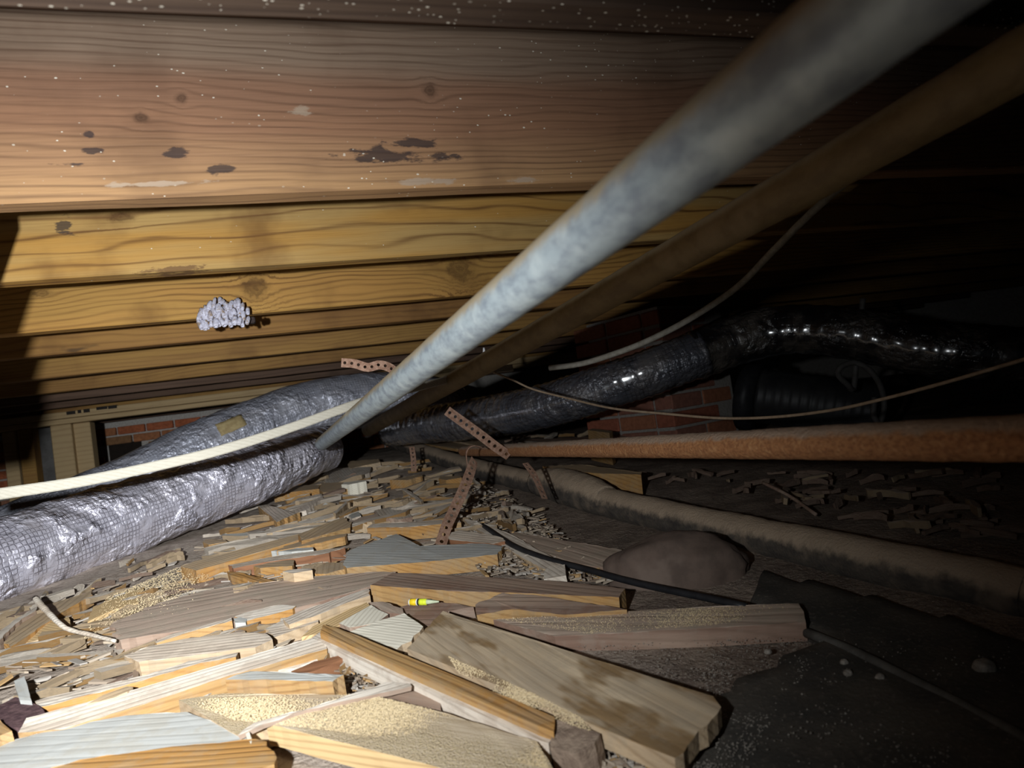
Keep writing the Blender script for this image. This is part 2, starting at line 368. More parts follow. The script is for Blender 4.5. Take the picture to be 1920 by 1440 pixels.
# ================================================================ SETTING
# floor: soil grid
def build_floor():
    nx, ny = 190, 210; x0, x1, y0, y1 = -3.2, 4.6, -.4, 6.0; V = []; Fc = []
    for j in range(ny + 1):
        y = y0 + (y1 - y0) * (j / ny) ** 1.35
        for i in range(nx + 1):
            x = x0 + (x1 - x0) * i / nx
            z = gz(x, y) - .008 + .012 * noise.noise((x * 3.1, y * 3.1, 2)) + .006 * noise.noise((x * 14, y * 14, 5))
            V.append((x, y, z))
    for j in range(ny):
        for i in range(nx):
            a = j * (nx + 1) + i; Fc.append((a, a + 1, a + nx + 2, a + nx + 1))
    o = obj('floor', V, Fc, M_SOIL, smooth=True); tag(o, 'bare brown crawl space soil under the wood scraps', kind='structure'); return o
build_floor()

# ceiling: subfloor + joists
H = .324
ceil = box('ceiling', (-3.2, -.5, H + .235), (4.6, 5.75, H + .26), W_J[2]); tag(ceil, 'dark subfloor above the joists', kind='structure')
def joist(y, mat, label=None, x0=-3.0, x1=4.4, seed=0, h=.2345):
    n = 90; V = []; Fc = []
    for i in range(n + 1):
        x = x0 + (x1 - x0) * i / n
        w = .0022 * noise.noise((x * 2.2, seed * 7.1, 0)); w2 = .0018 * noise.noise((x * 5, seed * 3.3, 4))
        c = .0025
        for (yy, zz) in ((0, H + h), (0, H + c + w), (c, H + w), (.038 - c, H + w2), (.038, H + c + w2), (.038, H + h)):
            V.append((x, y + yy + .002 * noise.noise((x * .9, seed, zz)), zz))
    for i in range(n):
        for k in range(5):
            a = i * 6 + k; Fc.append((a, a + 6, a + 7, a + 1))
    Fc.append((0, 1, 2, 3, 4, 5)); L = n * 6; Fc.append((L + 5, L + 4, L + 3, L + 2, L + 1, L))
    Fc += [(i * 6 + 5, i * 6 + 11, i * 6 + 6, i * 6) for i in range(n)]
    o = obj('floor_joist', V, Fc, mat, ceil)
    if label: o['label'] = label
    return o
joist(-.33, W_J[2], seed=1); joist(.07, W_TOP, seed=2)
joist(.481, W_TOP, 'dark joist underside flecked with white specks at the top edge', seed=3)
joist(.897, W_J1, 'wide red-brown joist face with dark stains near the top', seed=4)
joist(1.263, W_J2, 'golden joist with long dark grain lines below the red-brown one', seed=5)
joist(1.718, W_J3, 'yellow knotty joist with the pale wasp nest', seed=6)
joist(2.062, W_J[0], seed=7); joist(2.54, W_J[1], seed=8); joist(3.0, W_J[1], seed=9); joist(3.36, W_J[2], seed=10); joist(3.72, W_J[2], seed=11)
for k in range(4): joist(4.13 + .41 * k, W_J[k % 2 + 1], seed=12 + k)

# back wall of brick
WY = 5.6
wb = box('wall_back', (-3.2, WY, -.6), (4.6, WY + .2, H + .235), M_MORTAR); tag(wb, 'red brick foundation wall with pale mortar at the far left', kind='structure')
def brick_mesh(lx, ly, lz):
    bm = bmesh.new(); bmesh.ops.create_cube(bm, size=1)
    for v in bm.verts: v.co = Vector((v.co.x * lx, v.co.y * ly, v.co.z * lz))
    bmesh.ops.bevel(bm, geom=bm.edges[:], offset=.004, segments=1, affect='EDGES')
    me = bpy.data.meshes.new('brick'); bm.to_mesh(me); bm.free(); return me
bmeshes = []
for m in M_BRICK:
    me = brick_mesh(.178, .05, .056); me.materials.append(m); bmeshes.append(me)
rb = random.Random(4)
VX0, VX1 = ray(207, 850).x / ray(207, 850).y * WY, ray(268, 850).x / ray(268, 850).y * WY
VZ0, VZ1 = ray(240, 880).z / ray(240, 880).y * WY, ray(240, 829).z / ray(240, 829).y * WY
for r in range(11):
    for c in range(20):
        x = -2.75 + c * .192 + (.096 if r % 2 else 0); z = -.42 + r * .0685
        if VX0 - .09 < x < VX1 + .09 and VZ0 - .03 < z < VZ1 + .01: continue          # the dark vent opening
        o = bpy.data.objects.new('brick', bmeshes[rb.choice((0, 0, 1, 1, 2, 3))]); COL.objects.link(o); o.parent = wb
        o.location = (x, WY - .018 + rb.uniform(-.003, .003), z)
box('vent_opening', (VX0, WY - .03, VZ0), (VX1, WY + .01, VZ1), plain('vent_dark', (.02, .014, .01), (.03, .02, .014), 20), wb)
# other enclosing walls (unlit)
for nm, a, b in (('wall_left', (-3.4, -.6, -.7), (-3.2, 5.8, .6)), ('wall_right', (4.6, -.6, -.7), (4.8, 5.8, .6))):
    tag(box(nm, a, b, M_MORTAR), 'unlit foundation wall beside the crawl space', kind='structure')

# ledger beam and posts at the far left
PY = 3.98
def zat(px, py, Y): r = ray(px, py); return r.z / r.y * Y
def xat(px, py, Y): r = ray(px, py); return r.x / r.y * Y
beam = empty('ledger_beam', (-1.0, PY, H)); tag(beam, 'pale doubled ledger beam above the wooden posts and brick wall', 'beam')
for k, (dz0, dz1, dy) in enumerate(((0, -.034, 0), (-.036, -.062, .01))):
    b = box('beam_board', (-2.3, PY + dy, H + dz1), (2.2, PY + .09, H + dz0), W_PALE, None, .003); b.parent = beam; b.location = (1.0, -PY, -H)
posts = [(75, 30, 'narrow shadowed wooden post at the far left edge', W_PALE, .03), (88, 52, 'reddish wooden post second from the left edge', W_J[1], 0.0),
         (150, 52, 'pale knotty wooden post beside the grey panel', W_PALE, -.02), (185, 38, 'pale wooden post nearest the brick wall', W_PALE, .02)]
for (p0, p1, lab, m, dy) in (((0, 34), (38, 76), posts[0][2], W_PALE, .05), ((30, 62), (72, 112), posts[1][2], W_J[1], .0),
                             ((95, 132), (146, 180), posts[2][2], W_PALE, -.01), ((138, 172), (182, 216), posts[3][2], W_PALE, .03)):
    Y = PY + .03 + dy
    xa, xb = xat(p0[0] + 5, 860, Y), xat(p0[1], 860, Y)
    if p0[0] == 95: xb = xat(140, 860, Y)
    if p0[0] == 138: xa, xb = xat(143, 860, Y), xat(176, 860, Y)
    if p0[0] == 30: xa, xb = xat(38, 860, Y), xat(66, 860, Y)
    if p0[0] == 0: xa, xb = xat(8, 860, Y), xat(34, 860, Y)
    o = box('wooden_post', (xa, Y, gz(0, Y) - .02), (xb, Y + .09, H - .063), m, None, .004); tag(o, lab, 'post')
Y = PY + .12
tag(box('weathered_sheet', (xat(62, 850, Y), Y, gz(0, Y) - .01), (xat(100, 850, Y), Y + .02, H - .064), plain('grey_panel', (.13, .125, .12), (.09, .085, .08), 20), None, .002), 'grey weathered panel standing between two wooden posts', 'panel')
# slanted brace hung on the back of the red-brown joist (added outside the frame to throw the shade at the left edge)
v = []
for y in (.94, .978):
    v += [(-.352, y, H + .1), (-.352, y, H), (-.458, y, .05), (-.80, y, .05), (-.80, y, H + .1)]
o = obj('blocker_board', v, [(0, 1, 2, 3, 4), (9, 8, 7, 6, 5)] + [(i, i + 5, (i + 1) % 5 + 5, (i + 1) % 5) for i in range(5)], W_J[2])
tag(o, 'added unseen brace board fixed behind the red-brown joist, beyond the left edge', 'blocker')

# ================================================================ PIPES
def linpipe(name, a, b, th_a, th_b, od, mat, label, cat='pipe', disp=None, seg=28, parts=None, step=.02):
    """straight pipe through two pixels whose apparent widths give the distance"""
    pa = at(*a, F * od / th_a); pb = at(*b, F * od / th_b)
    pa = pa + (pa - pb).normalized() * .9                     # the run goes on past the viewer
    o = tube(name, [pa, pb], od / 2, mat, None, seg, step, disp); tag(o, label, cat); return o, pa, pb
nz = lambda s, amp: (lambda u, a, q: amp * noise.noise(q * s))
grey, ga, gb = linpipe('grey_pipe', (1800, -110), (603, 832), 243, 25, .042, M_GALV, 'thick pale grey galvanised pipe crossing diagonally in front', disp=nz(30, .0005))
brown, ba, bb = linpipe('brown_pipe', (2150, -20), (690, 806), 133, 24, .05, M_BROWNPIPE, 'dim dusty brown pipe running just below the grey pipe', disp=nz(30, .0006))
def rustdisp(u, a, q): return .0007 * noise.noise(q * 160) + .0006 * noise.noise(q * 60)
rust, ra, rb_ = linpipe('rusty_pipe', (2150, 816), (868, 846), 105, 18, .034, M_RUST, 'orange rusty pipe running level across the right side', disp=rustdisp, seg=40, step=.008)
def irondisp(u, a, q): return .0024 * noise.noise(q * 22) + .0016 * noise.noise(q * 70) + .0008 * noise.noise(q * 160)
sewer = empty('sewer_pipe'); tag(sewer, 'thick dirty cast iron drain pipe lying on the soil at right', 'pipe')
SOD = .074
sp_pts = [at(x, y, F * SOD / t) for x, y, t in ((2150, 1172, 122), (1900, 1112, 105), (1600, 1046, 86), (1320, 985, 67), (1060, 925, 50))]
sp_pts.insert(0, sp_pts[0] + (sp_pts[0] - sp_pts[1]).normalized() * .9)
tube('pipe_barrel', sp_pts, SOD / 2, M_IRON, sewer, 32, .012, irondisp)
hub = [at(x, y, F * SOD / t) for x, y, t in ((1140, 940, 55), (1095, 925, 52), (1045, 910, 48), (1008, 904, 46))]
tube('pipe_hub', hub, lambda f: SOD / 2 * (1.02 + .42 * math.sin(math.pi * min(1, f * 1.02)) ** .7), M_IRON, sewer, 32, .006, irondisp)
far = [at(x, y, F * SOD / t) for x, y, t in ((1030, 912, 46.5), (900, 880, 37), (790, 846, 29), (722, 822, 24))]
tube('pipe_barrel', far, SOD / 2 * .96, M_IRON, sewer, 28, .02, irondisp)

# ================================================================ DUCTS
def duct(name, pts, r, mat, label, rib=.0, ribp=.03, crump=.004, seg=56, step=.012, cat='duct', rf=None):
    def d(u, a, q):
        w = crump * noise.noise(q * 9) + crump * .55 * noise.noise(q * 26) + crump * .3 * noise.noise(q * 60)
        if rib: w += rib * math.sin(u / ribp * 6.283 + .6 * noise.noise(q * 8))
        return w
    o = tube(name, [at(*p) for p in pts], rf or r, mat, None, seg, step, d); tag(o, label, cat); return o
def radA(f):
    return (.106 - .022 * max(0, f - .35) / .65) * (1 if f < .9 else math.sqrt(max(.02, 1 - ((f - .9) / .102) ** 2)))
duct('flexible_duct', [(-260, 1150, 1.42), (-60, 1075, 1.55), (80, 1028, 1.70), (190, 987, 1.83), (310, 945, 1.98), (430, 903, 2.14), (520, 872, 2.30), (585, 848, 2.5), (612, 838, 2.75)],
     .106, M_FOIL, 'silver scrim-patterned flexible duct lying on the scraps at lower left', 0, .03, .009, seg=80, step=.009, rf=radA)
duct('flexible_duct', [(-30, 1040, 2.3), (80, 990, 2.42), (170, 950, 2.52), (270, 905, 2.65), (380, 848, 2.80), (470, 808, 2.95), (580, 768, 3.12), (690, 749, 3.25), (780, 750, 3.4), (850, 768, 3.55)],
     .132, M_FOIL2, 'blue-grey flexible duct arching behind the silver scrim-patterned one', 0, .03, .005)
duct('flexible_duct', [(735, 803, 2.85), (800, 796, 2.68), (900, 784, 2.45), (1000, 766, 2.28), (1100, 737, 2.18), (1200, 704, 2.13), (1318, 662, 2.12)],
     .074, M_BLACKDUCT, 'shiny dark ribbed flexible duct crossing in front of the brick pier', .0022, .02, .0035)
duct('shaded_duct', [(1300, 668, 2.13), (1380, 638, 2.14), (1480, 618, 2.1), (1600, 626, 2.0), (1720, 650, 1.9), (1880, 668, 1.8), (2060, 680, 1.75)],
     .079, M_SHADEDUCT, 'right-hand run of the ribbed duct, coloured near-black for the pipe shadow over it', .0015, .05, .005)  # same duct carried on, with the pipe shade put into its colour
# tan tape patch on the rear duct
# black boot duct and collar at the right
boot = empty('duct_boot', at(1560, 750, 2.3)); tag(boot, 'black ribbed duct stub with a collar hanging below the dark duct', 'duct')
def kid(o, par):
    o.parent = par; o.matrix_parent_inverse = Matrix.Translation(-par.location); return o
kid(tube('stub', [at(1425, 742, 2.4), at(1540, 758, 2.3), at(1650, 775, 2.2)], .098, M_DKPLATE, None, 32, .01, lambda u, a, q: .003 * math.sin(u * 220) + .002 * noise.noise(q * 20)), boot)
kid(tube('collar', [at(1396, 742, 2.45), at(1422, 746, 2.42)], .125, M_BLACK, None, 32, .02), boot)

# ================================================================ BRICK PIER
pier_c = at(1312, 700, 2.72); ang = math.radians(20)
pier = empty('brick_pier', (pier_c.x, pier_c.y, gz(0, pier_c.y))); pier.rotation_euler = (0, 0, ang)
tag(pier, 'dim red brick pier behind the dark ribbed duct', 'pier')
PW, PH = .42, H - gz(0, pier_c.y)
box('mortar_core', (-PW / 2 + .006, 0, -.03), (PW / 2 - .006, .40, PH), M_MORTAR, pier)
rb = random.Random(9)
bm2 = []
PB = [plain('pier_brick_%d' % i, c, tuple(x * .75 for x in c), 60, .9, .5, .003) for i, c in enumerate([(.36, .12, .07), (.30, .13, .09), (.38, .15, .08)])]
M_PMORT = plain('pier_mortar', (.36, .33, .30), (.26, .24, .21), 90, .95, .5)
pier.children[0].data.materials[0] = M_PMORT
for m in PB:
    me = brick_mesh(.19, .09, .057); me.materials.append(m); bm2.append(me)
for r in range(int(PH / .0677)):
    for c in range(3):
        x = -PW / 2 + .05 + c * .2 + (.0 if r % 2 else .1) - .05
        if x > PW / 2 - .03: continue
        x = max(x, -PW / 2 + .095); x = min(x, PW / 2 - .095) if c == 2 or x > PW / 2 - .095 else x
        o = bpy.data.objects.new('brick', rb.choice(bm2)); COL.objects.link(o); o.parent = pier
        o.location = (x, .04, .034 + r * .0677)
    for c in range(2):
        o = bpy.data.objects.new('brick', rb.choice(bm2)); COL.objects.link(o); o.parent = pier
        o.rotation_euler = (0, 0, math.pi / 2); o.location = (-PW / 2 + .042, .185 + c * .2, .034 + r * .0677)

# ================================================================ CABLES, WIRES, STRAPS
o = tube('white_strip', [at(*p) for p in ((-120, 944, 1.05), (0, 926, 1.12), (150, 903, 1.2), (300, 872, 1.28), (420, 842, 1.34), (550, 800, 1.42), (690, 750, 1.52), (800, 722, 1.66), (905, 696, 1.85), (960, 690, 1.95))], .01, M_WHITE, None, prof=(.012, .0195), step=.02)
bevel(o, .002); tag(o, 'long white-painted strip crossing in front of the silver ducts', 'strip')
o = tube('grey_cable', [at(*p) for p in ((1030, 690, 1.9), (1090, 682, 1.86), (1150, 664, 1.8), (1212, 640, 1.76), (1290, 600, 1.7), (1380, 540, 1.6), (1450, 470, 1.45), (1520, 400, 1.35), (1600, 330, 1.3))], .008, M_GREYCABLE, None, 10, .02)
tag(o, 'slack grey cable passing behind the brown pipe', 'cable')
o = tube('thin_wire', [at(*p) for p in ((905, 690, 1.9), (960, 712, 1.85), (1000, 730, 1.8), (1070, 748, 1.7), (1150, 766, 1.55), (1250, 776, 1.42), (1350, 784, 1.32), (1450, 782, 1.22), (1560, 769, 1.12), (1660, 747, 1.04), (1780, 715, .95), (1960, 662, .86))], .0028, M_WIRE, None, 8, .015)
tag(o, 'thin tan wire sagging across the dark right side', 'wire')
o = tube('hose_loop', [at(*p) for p in ((1618, 560, 2.0), (1612, 620, 2.0), (1606, 675, 2.0), (1600, 730, 2.0), (1590, 722, 1.98), (1572, 704, 1.97), (1575, 690, 1.96), (1600, 680, 1.96), (1628, 692, 1.95), (1650, 722, 1.95), (1658, 760, 1.95), (1650, 792, 1.95), (1638, 780, 1.95), (1640, 745, 1.95))], .0085, M_LOOP, None, 8, .012)
tag(o, 'looped grey hose hanging beside the black duct stub', 'hose')
o = tube('black_cable', [G(x, y, .016) for x, y in ((905, 985), (960, 1022), (1020, 1046), (1100, 1068), (1180, 1090), (1260, 1108), (1330, 1122), (1400, 1138))], .0055, M_BLACK, None, 10, .02)
tag(o, 'black cable snaking over the soil past the brown rock', 'cable')
o = tube('dark_rod', [G(x, y, .004) for x, y in ((1512, 1186), (1600, 1222), (1700, 1272), (1800, 1322), (1960, 1405))], .0065, plain('dark_rod', (.10, .095, .085), (.06, .056, .05), 60, .6), None, 10, .02)
tag(o, 'thin dark rod lying on the black sheet at lower right', 'rod')

def strap(name, pts, w, label, hole=.36, group=None, pitch=None):
    """perforated band; pts = (px, py, zc, roll) ; band faces the viewer then rolls about its length"""
    pitch = pitch or w * .72
    P = spline([at(*p[:3]) for p in pts], .002)
    cum = [0]
    for i in range(1, len(P)): cum.append(cum[-1] + (P[i] - P[i - 1]).length)
    n = max(3, int(cum[-1] / pitch)); V = []; Fc = []
    def pos(s):
        s = min(max(s, 0), cum[-1]); i = 0
        while i < len(cum) - 2 and cum[i + 1] < s: i += 1
        t = (s - cum[i]) / max(1e-9, cum[i + 1] - cum[i]); p = P[i].lerp(P[i + 1], t)
        T = (P[min(i + 3, len(P) - 1)] - P[max(i - 3, 0)]).normalized(); return p, T, s / cum[-1]
    rolls = [p[3] for p in pts]
    def pt(s, v):
        p, T, f = pos(s); vd = p.normalized(); b = T.cross(vd).normalized(); k = f * (len(rolls) - 1); i = min(int(k), len(rolls) - 2)
        r = math.radians(rolls[i] + (rolls[i + 1] - rolls[i]) * (k - i)); c = b * math.cos(r) + b.cross(T) * math.sin(r)
        return p + c * v
    L = cum[-1] / n
    for i in range(n):
        s0 = i * L; b0 = len(V)
        out = [(0, -1), (.5, -1), (1, -1), (1, 0), (1, 1), (.5, 1), (0, 1), (0, 0)]
        for (a, c) in out: V.append(pt(s0 + a * L, c * w / 2))
        h = hole * w / 2
        for k in range(8):
            an = -3 * math.pi / 4 + k * math.pi / 4
            V.append(pt(s0 + .5 * L + h * math.cos(an), h * math.sin(an)))
        for k in range(8): Fc.append((b0 + k, b0 + (k + 1) % 8, b0 + 8 + (k + 1) % 8, b0 + 8 + k))
    o = obj(name, V, Fc, M_STRAP); m = o.modifiers.new('s', 'SOLIDIFY'); m.thickness = .0011
    tag(o, label, 'strap', group or 'perforated rusty pipe straps'); return o
strap('perforated_strap', [(640, 680, 1.30, 0), (665, 682, 1.30, 10), (690, 689, 1.30, -15), (712, 684, 1.30, 0), (735, 692, 1.31, 20), (752, 712, 1.33, 30), (765, 735, 1.36, 40)], .0175, 'pale perforated strap end curling above the grey pipe')
strap('perforated_strap', [(838, 770, 1.80, 0), (870, 793, 1.78, 0), (900, 815, 1.76, 0), (930, 838, 1.74, 0), (955, 855, 1.72, 20)], .026, 'brown perforated strap slanting down in front of the dark duct')
strap('perforated_strap', [(890, 862, 1.70, 40), (880, 890, 1.66, 10), (868, 920, 1.62, 0), (852, 955, 1.58, 0), (838, 985, 1.54, 0), (826, 1022, 1.5, 0)], .026, 'rusty perforated strap dangling from the rusty pipe onto the scraps')
strap('perforated_strap', [(985, 868, 1.62, 50), (1000, 888, 1.6, 40), (1012, 912, 1.58, 45), (1022, 935, 1.56, 50)], .018, 'short bent strap piece touching the drain pipe hub')
strap('perforated_strap', [(772, 838, 2.5, 10), (775, 860, 2.48, 0), (776, 884, 2.46, 0)], .02, 'small upright strap tab at the far end of the drain pipe')
# strap hook round the rusty pipe
hk = at(886, 848, 1.72)
o = tube('strap_hook', [at(876, 872, 1.72), at(874, 850, 1.71), at(880, 838, 1.71), at(892, 836, 1.72), at(906, 842, 1.74)], .003, M_STRAP, None, prof=(.002, .012), step=.006)
tag(o, 'rusty hook of strap curled around the end of the rusty pipe', 'strap')

# ================================================================ WASP NEST
nc = at(415, 590, 1.585)
nest = empty('wasp_nest', nc); tag(nest, 'pale lavender wasp nest comb stuck under the yellow knotty joist', 'nest')
rn = random.Random(5)
def cell(px, py, zc, r, ln, dirv, hollow):
    d = dirv.normalized(); n = d.orthogonal().normalized(); b = d.cross(n); p = at(px, py, zc); V = []; Fc = []
    k = 7; prof = [(0, .55), (.25, .95), (.7, 1.05), (1, .9), (1, .68), (.72, .62)]
    for (t, s) in prof:
        for i in range(k):
            a = 6.283 * i / k; V.append(p + d * (ln * (t - .5)) + (n * math.cos(a) + b * math.sin(a)) * r * s * rn.uniform(.88, 1.1))
    for j in range(len(prof) - 1):
        for i in range(k): Fc.append((j * k + i, j * k + (i + 1) % k, (j + 1) * k + (i + 1) % k, (j + 1) * k + i))
    mi = [0] * len(Fc); Fc.append(tuple((len(prof) - 1) * k + i for i in range(k))); mi.append(1); Fc.append(tuple(range(k))[::-1]); mi.append(0)
    kid(obj('cell', V, Fc, [M_NEST, M_NESTDK if hollow else M_NEST], None, mi, True), nest)
NEST = []
TOPS = [592, 586, 582, 573, 567, 562, 566, 574, 572, 567, 569, 575, 584]
for i in range(13):
    px = 373 + i * 7.5; top = TOPS[i]; bot = 607 - i * .5 + rn.uniform(-3, 2)
    k = max(2, int((bot - top) / 13) + 1)
    for r_ in range(k): NEST.append((px + rn.uniform(-2, 2), top + (bot - top) * (r_ / (k - 1)) + rn.uniform(-2, 2), r_ / (k - 1)))
for (px, py, fr_) in NEST:
    cell(px, py, 1.572 - .006 * fr_ + .012 * rn.random(), .0058 * rn.uniform(.75, 1.25), .024 * rn.uniform(.8, 1.2), Vector((rn.uniform(-.35, .35), -.45, -1.0 + rn.uniform(-.3, .3))), rn.random() < .4)
kid(box('comb_backing', (at(380, 600, 1.585).x, 1.698, H - .012), (at(458, 600, 1.585).x, 1.7225, H + .02), M_NEST, None, .004), nest)
# dark tail of comb at the right
kid(box('mud_plug', tuple(at(462, 606, 1.592)), tuple(at(477, 592, 1.592) + Vector((0, .03, 0))), M_NESTDK, None, .003), nest)

# ================================================================ WOOD SCRAPS
ZS = {'a': (0, 820, .3125), 'b': (0, 1100, .23646), 'c': (400, 1100, .23646), 'd': (800, 1100, .23646), 'e': (300, 800, .3125), 'f': (780, 780, .3125), 'g': (480, 850, .16667), 'h': (620, 650, .1875), 'p': (0, 0, 1)}
rj = random.Random(21)
HS = .72
def chip(name, label, z, poly, h=.02, t=None, top=None, side=None, jag=.5, parent=None, cat='wood scrap', group=None, flat=None, tilt=0):
    ox, oy, sc = ZS[z]; px = [(ox + x * sc, oy + y * sc) for x, y in poly]
    h = h if isinstance(h, (list, tuple)) or h > .055 else h * HS
    hs = h if isinstance(h, (list, tuple)) else [h] * len(px)
    pts = [G(x, y, hh) for (x, y), hh in zip(px, hs)]
    t = (min(hs) + .006) if t is None else t
    c = sum(pts, Vector()) / len(pts)
    # longest pair = grain
    best = (0, None)
    for i in range(len(pts)):
        for j in range(i):
            d = pts[i] - pts[j]
            if d.length > best[0]: best = (d.length, d)
    X = best[1].normalized(); Zv = GN if not isinstance(h, (list, tuple)) else (pts[1] - pts[0]).cross(pts[2] - pts[0]).normalized()
    if Zv.z < 0: Zv = -Zv
    X = (X - Zv * X.dot(Zv)).normalized(); Yv = Zv.cross(X)
    R = Matrix((X, Yv, Zv)).transposed(); Ri = R.transposed()
    L = [Ri @ (p - c) for p in pts]
    area = sum(L[i].x * L[(i + 1) % len(L)].y - L[(i + 1) % len(L)].x * L[i].y for i in range(len(L)))
    if area < 0: L = L[::-1]
    lx = max(p.x for p in L) - min(p.x for p in L); out = []
    for i, p in enumerate(L):
        q = L[(i + 1) % len(L)]; e = q - p; n = max(1, min(14, int(e.length / .012)))
        end = abs(e.x) < abs(e.y) * 1.4
        for k in range(n):
            s = p + e * (k / n)
            if end: s.x += rj.uniform(-1, 1) * .006 * jag * min(1, lx / .1)
            elif k: s.y += rj.uniform(-1, 1) * .0016 * jag
            out.append(s)
    n = len(out)
    V = [p.copy() for p in out]
    for p in V: p.z += rj.uniform(-.0006, .0006)
    for p in out:
        V.append(Vector((p.x * .995 + rj.uniform(-1, 1) * .002 * jag, p.y * .99, p.z - t)))
    Fc = [tuple(range(n)), tuple(range(2 * n - 1, n - 1, -1))] + [(i, n + i, n + (i + 1) % n, (i + 1) % n) for i in range(n)]
    mi = [0, 0] + [1] * n
    o = obj(name, V, Fc, [top or W_GREY, side or W_ORANGE], parent, mi)
    M4 = R.to_4x4(); M4.translation = c
    if not parent and jag > .25 and name not in ('plank', 'sawdust_board', 'moulding', 'grey_board', 'orange_board', 'rotten_slab', 'teal_block'): M4 = M4 @ Matrix.Rotation(rj.uniform(-.02, .15) * (1 if Yv.y > 0 else -1), 4, 'X')
    if parent: o.matrix_parent_inverse = Matrix.Translation(-parent.location)
    o.matrix_basis = M4
    if label: tag(o, label, None if parent else cat, group or (None if parent else 'loose wood scraps on the ground'))
    return o

# --- foreground boards
chip('plank', 'wide stained plank lying diagonally with a pale broken right end', 'p', [(831, 1146), (1337, 1306), (1352, 1326), (1268, 1424), (763, 1216)], .045, .019, W_PLANK, W_TAN, .35, cat='plank')
tr = empty('trim_board', G(820, 1280)); tag(tr, 'long orange-edged trim strip lying against the wide stained plank', 'trim board', 'loose wood scraps on the ground')
chip('raised_edge', None, 'p', [(606, 1171), (628, 1175), (1040, 1344), (1040, 1372), (1010, 1362), (600, 1186)], .047, .02, W_ORANGE, W_ORANGE, .3, parent=tr)
chip('ledge', None, 'p', [(583, 1196), (602, 1184), (1012, 1362), (1040, 1378), (1028, 1393), (990, 1380)], .034, .02, W_GREY, W_GREY, .3, parent=tr)
chip('dirt_clod', 'dusty clod of dirt at the lower end of the trim strip', 'p', [(1034, 1350), (1085, 1358), (1126, 1380), (1118, 1398), (1083, 1408), (1030, 1394)], .04, None, M_DIRTCLOD, M_DIRTCLOD, 1., cat='clod', group='crumbs of dirt')
chip('sawdust_board', 'sawdust-covered board with an orange striped edge at the bottom centre', 'p', [(499, 1356), (600, 1330), (693, 1304), (821, 1333), (915, 1362), (1008, 1391), (1042, 1452), (872, 1452), (680, 1402)], .034, .024, W_DUST, W_RIB, .3, cat='board')
chip('sawdust_board', 'sawdust-covered board under the teal-topped block', 'p', [(335, 1312), (420, 1300), (620, 1302), (694, 1304), (600, 1330), (499, 1357), (447, 1379), (400, 1352)], .030, None, W_DUST, W_TAN, .3, cat='board')
chip('teal_block', 'short block with a blue-green painted top and orange front', 'c', [(95, 735), (285, 668), (1032, 697), (985, 722), (955, 750)], .050, .029, W_BLUE, W_ORANGE, .7, cat='wood block')
chip('moulding', 'long dusty grey moulding lying right of the wide plank', 'p', [(925, 1162), (1150, 1147), (1345, 1137), (1497, 1131), (1508, 1146), (1513, 1166), (1290, 1180), (1040, 1193)], .026, None, W_ROT, W_BROWN, .4, cat='board')
chip('moulding', 'reddish-brown dusty board with an orange front edge at the centre', 'p', [(694, 1097), (735, 1074), (800, 1076), (1060, 1090), (1172, 1104), (1160, 1120), (1000, 1113), (840, 1108)], .040, None, W_BROWN, W_ORANGE, .4, cat='board')
chip('bent_stick', 'bowed orange-brown stick below the reddish-brown board', 'p', [(887, 1134), (945, 1118), (1010, 1122), (1175, 1142), (1060, 1149), (960, 1140), (893, 1148)], .036, None, W_BROWN, W_ORANGE, .8)
chip('brown_board', 'fibrous brown board half buried left of the rock', 'f', [(560, 690), (760, 725), (1235, 800), (1260, 930), (1000, 890), (700, 820)], .016, None, W_ROT, W_BROWN, .9, cat='board')
chip('grey_lath', 'thin grey lath pointing from the dangling strap to the black cable', 'f', [(265, 610), (350, 632), (560, 710), (890, 895), (850, 930), (760, 910), (520, 775)], .020, None, W_GREY, W_TAN, .5)
chip('grey_block', 'small grey block beside the black cable', 'f', [(770, 925), (800, 900), (895, 900), (900, 960), (765, 970)], .028, None, W_GREY, W_GREY, .3, cat='wood block')
chip('blue_grey_board', 'pale blue-grey board with an orange front edge at the foot of the strap', 'e', [(1100, 835), (1140, 740), (1420, 640), (1560, 715), (1920, 698), (2060, 715), (2030, 765), (1600, 812), (1120, 850)], .033, None, W_BLUE, W_ORANGE, .6, cat='board')
chip('orange_stick', 'straight orange-sided stick behind the blue-grey board', 'e', [(1240, 605), (1270, 585), (1795, 555), (1805, 575), (1500, 600)], .036, None, W_GREY, W_ORANGE, .3)
chip('brown_stick', 'brown stick continuing right of the strap foot', 'f', [(190, 705), (260, 690), (480, 725), (560, 745), (460, 760), (200, 735)], .028, None, W_GREY, W_RED, .4)
chip('orange_stick', 'longest orange splintered stick below the silver duct', 'e', [(118, 845), (210, 815), (830, 650), (850, 670), (600, 745), (215, 855)], .038, None, W_TAN, W_ORANGE, .6)
chip('splintered_stick', 'thick orange stick with a splintered right end', 'e', [(830, 660), (1100, 545), (1145, 565), (1140, 590), (850, 690)], .045, .03, W_TAN, W_ORANGE, 1.)
chip('splintered_stick', 'flat splinter bundle with jagged orange tips', 'e', [(760, 715), (840, 690), (1120, 640), (1125, 655), (1060, 670), (900, 710), (700, 745)], .036, .02, W_TAN, W_ORANGE, 1.6)
chip('brown_splinter', 'long brown splinter left of the blue-grey board', 'e', [(420, 830), (700, 775), (1000, 735), (1110, 725), (1000, 760), (620, 815), (440, 850)], .028, None, W_GREY, W_RED, .8)
chip('pale_chip', 'pale orange chip left of the small cube block', 'e', [(560, 835), (780, 795), (805, 800), (795, 835), (600, 848)], .026, None, W_TAN, W_ORANGE, .6)
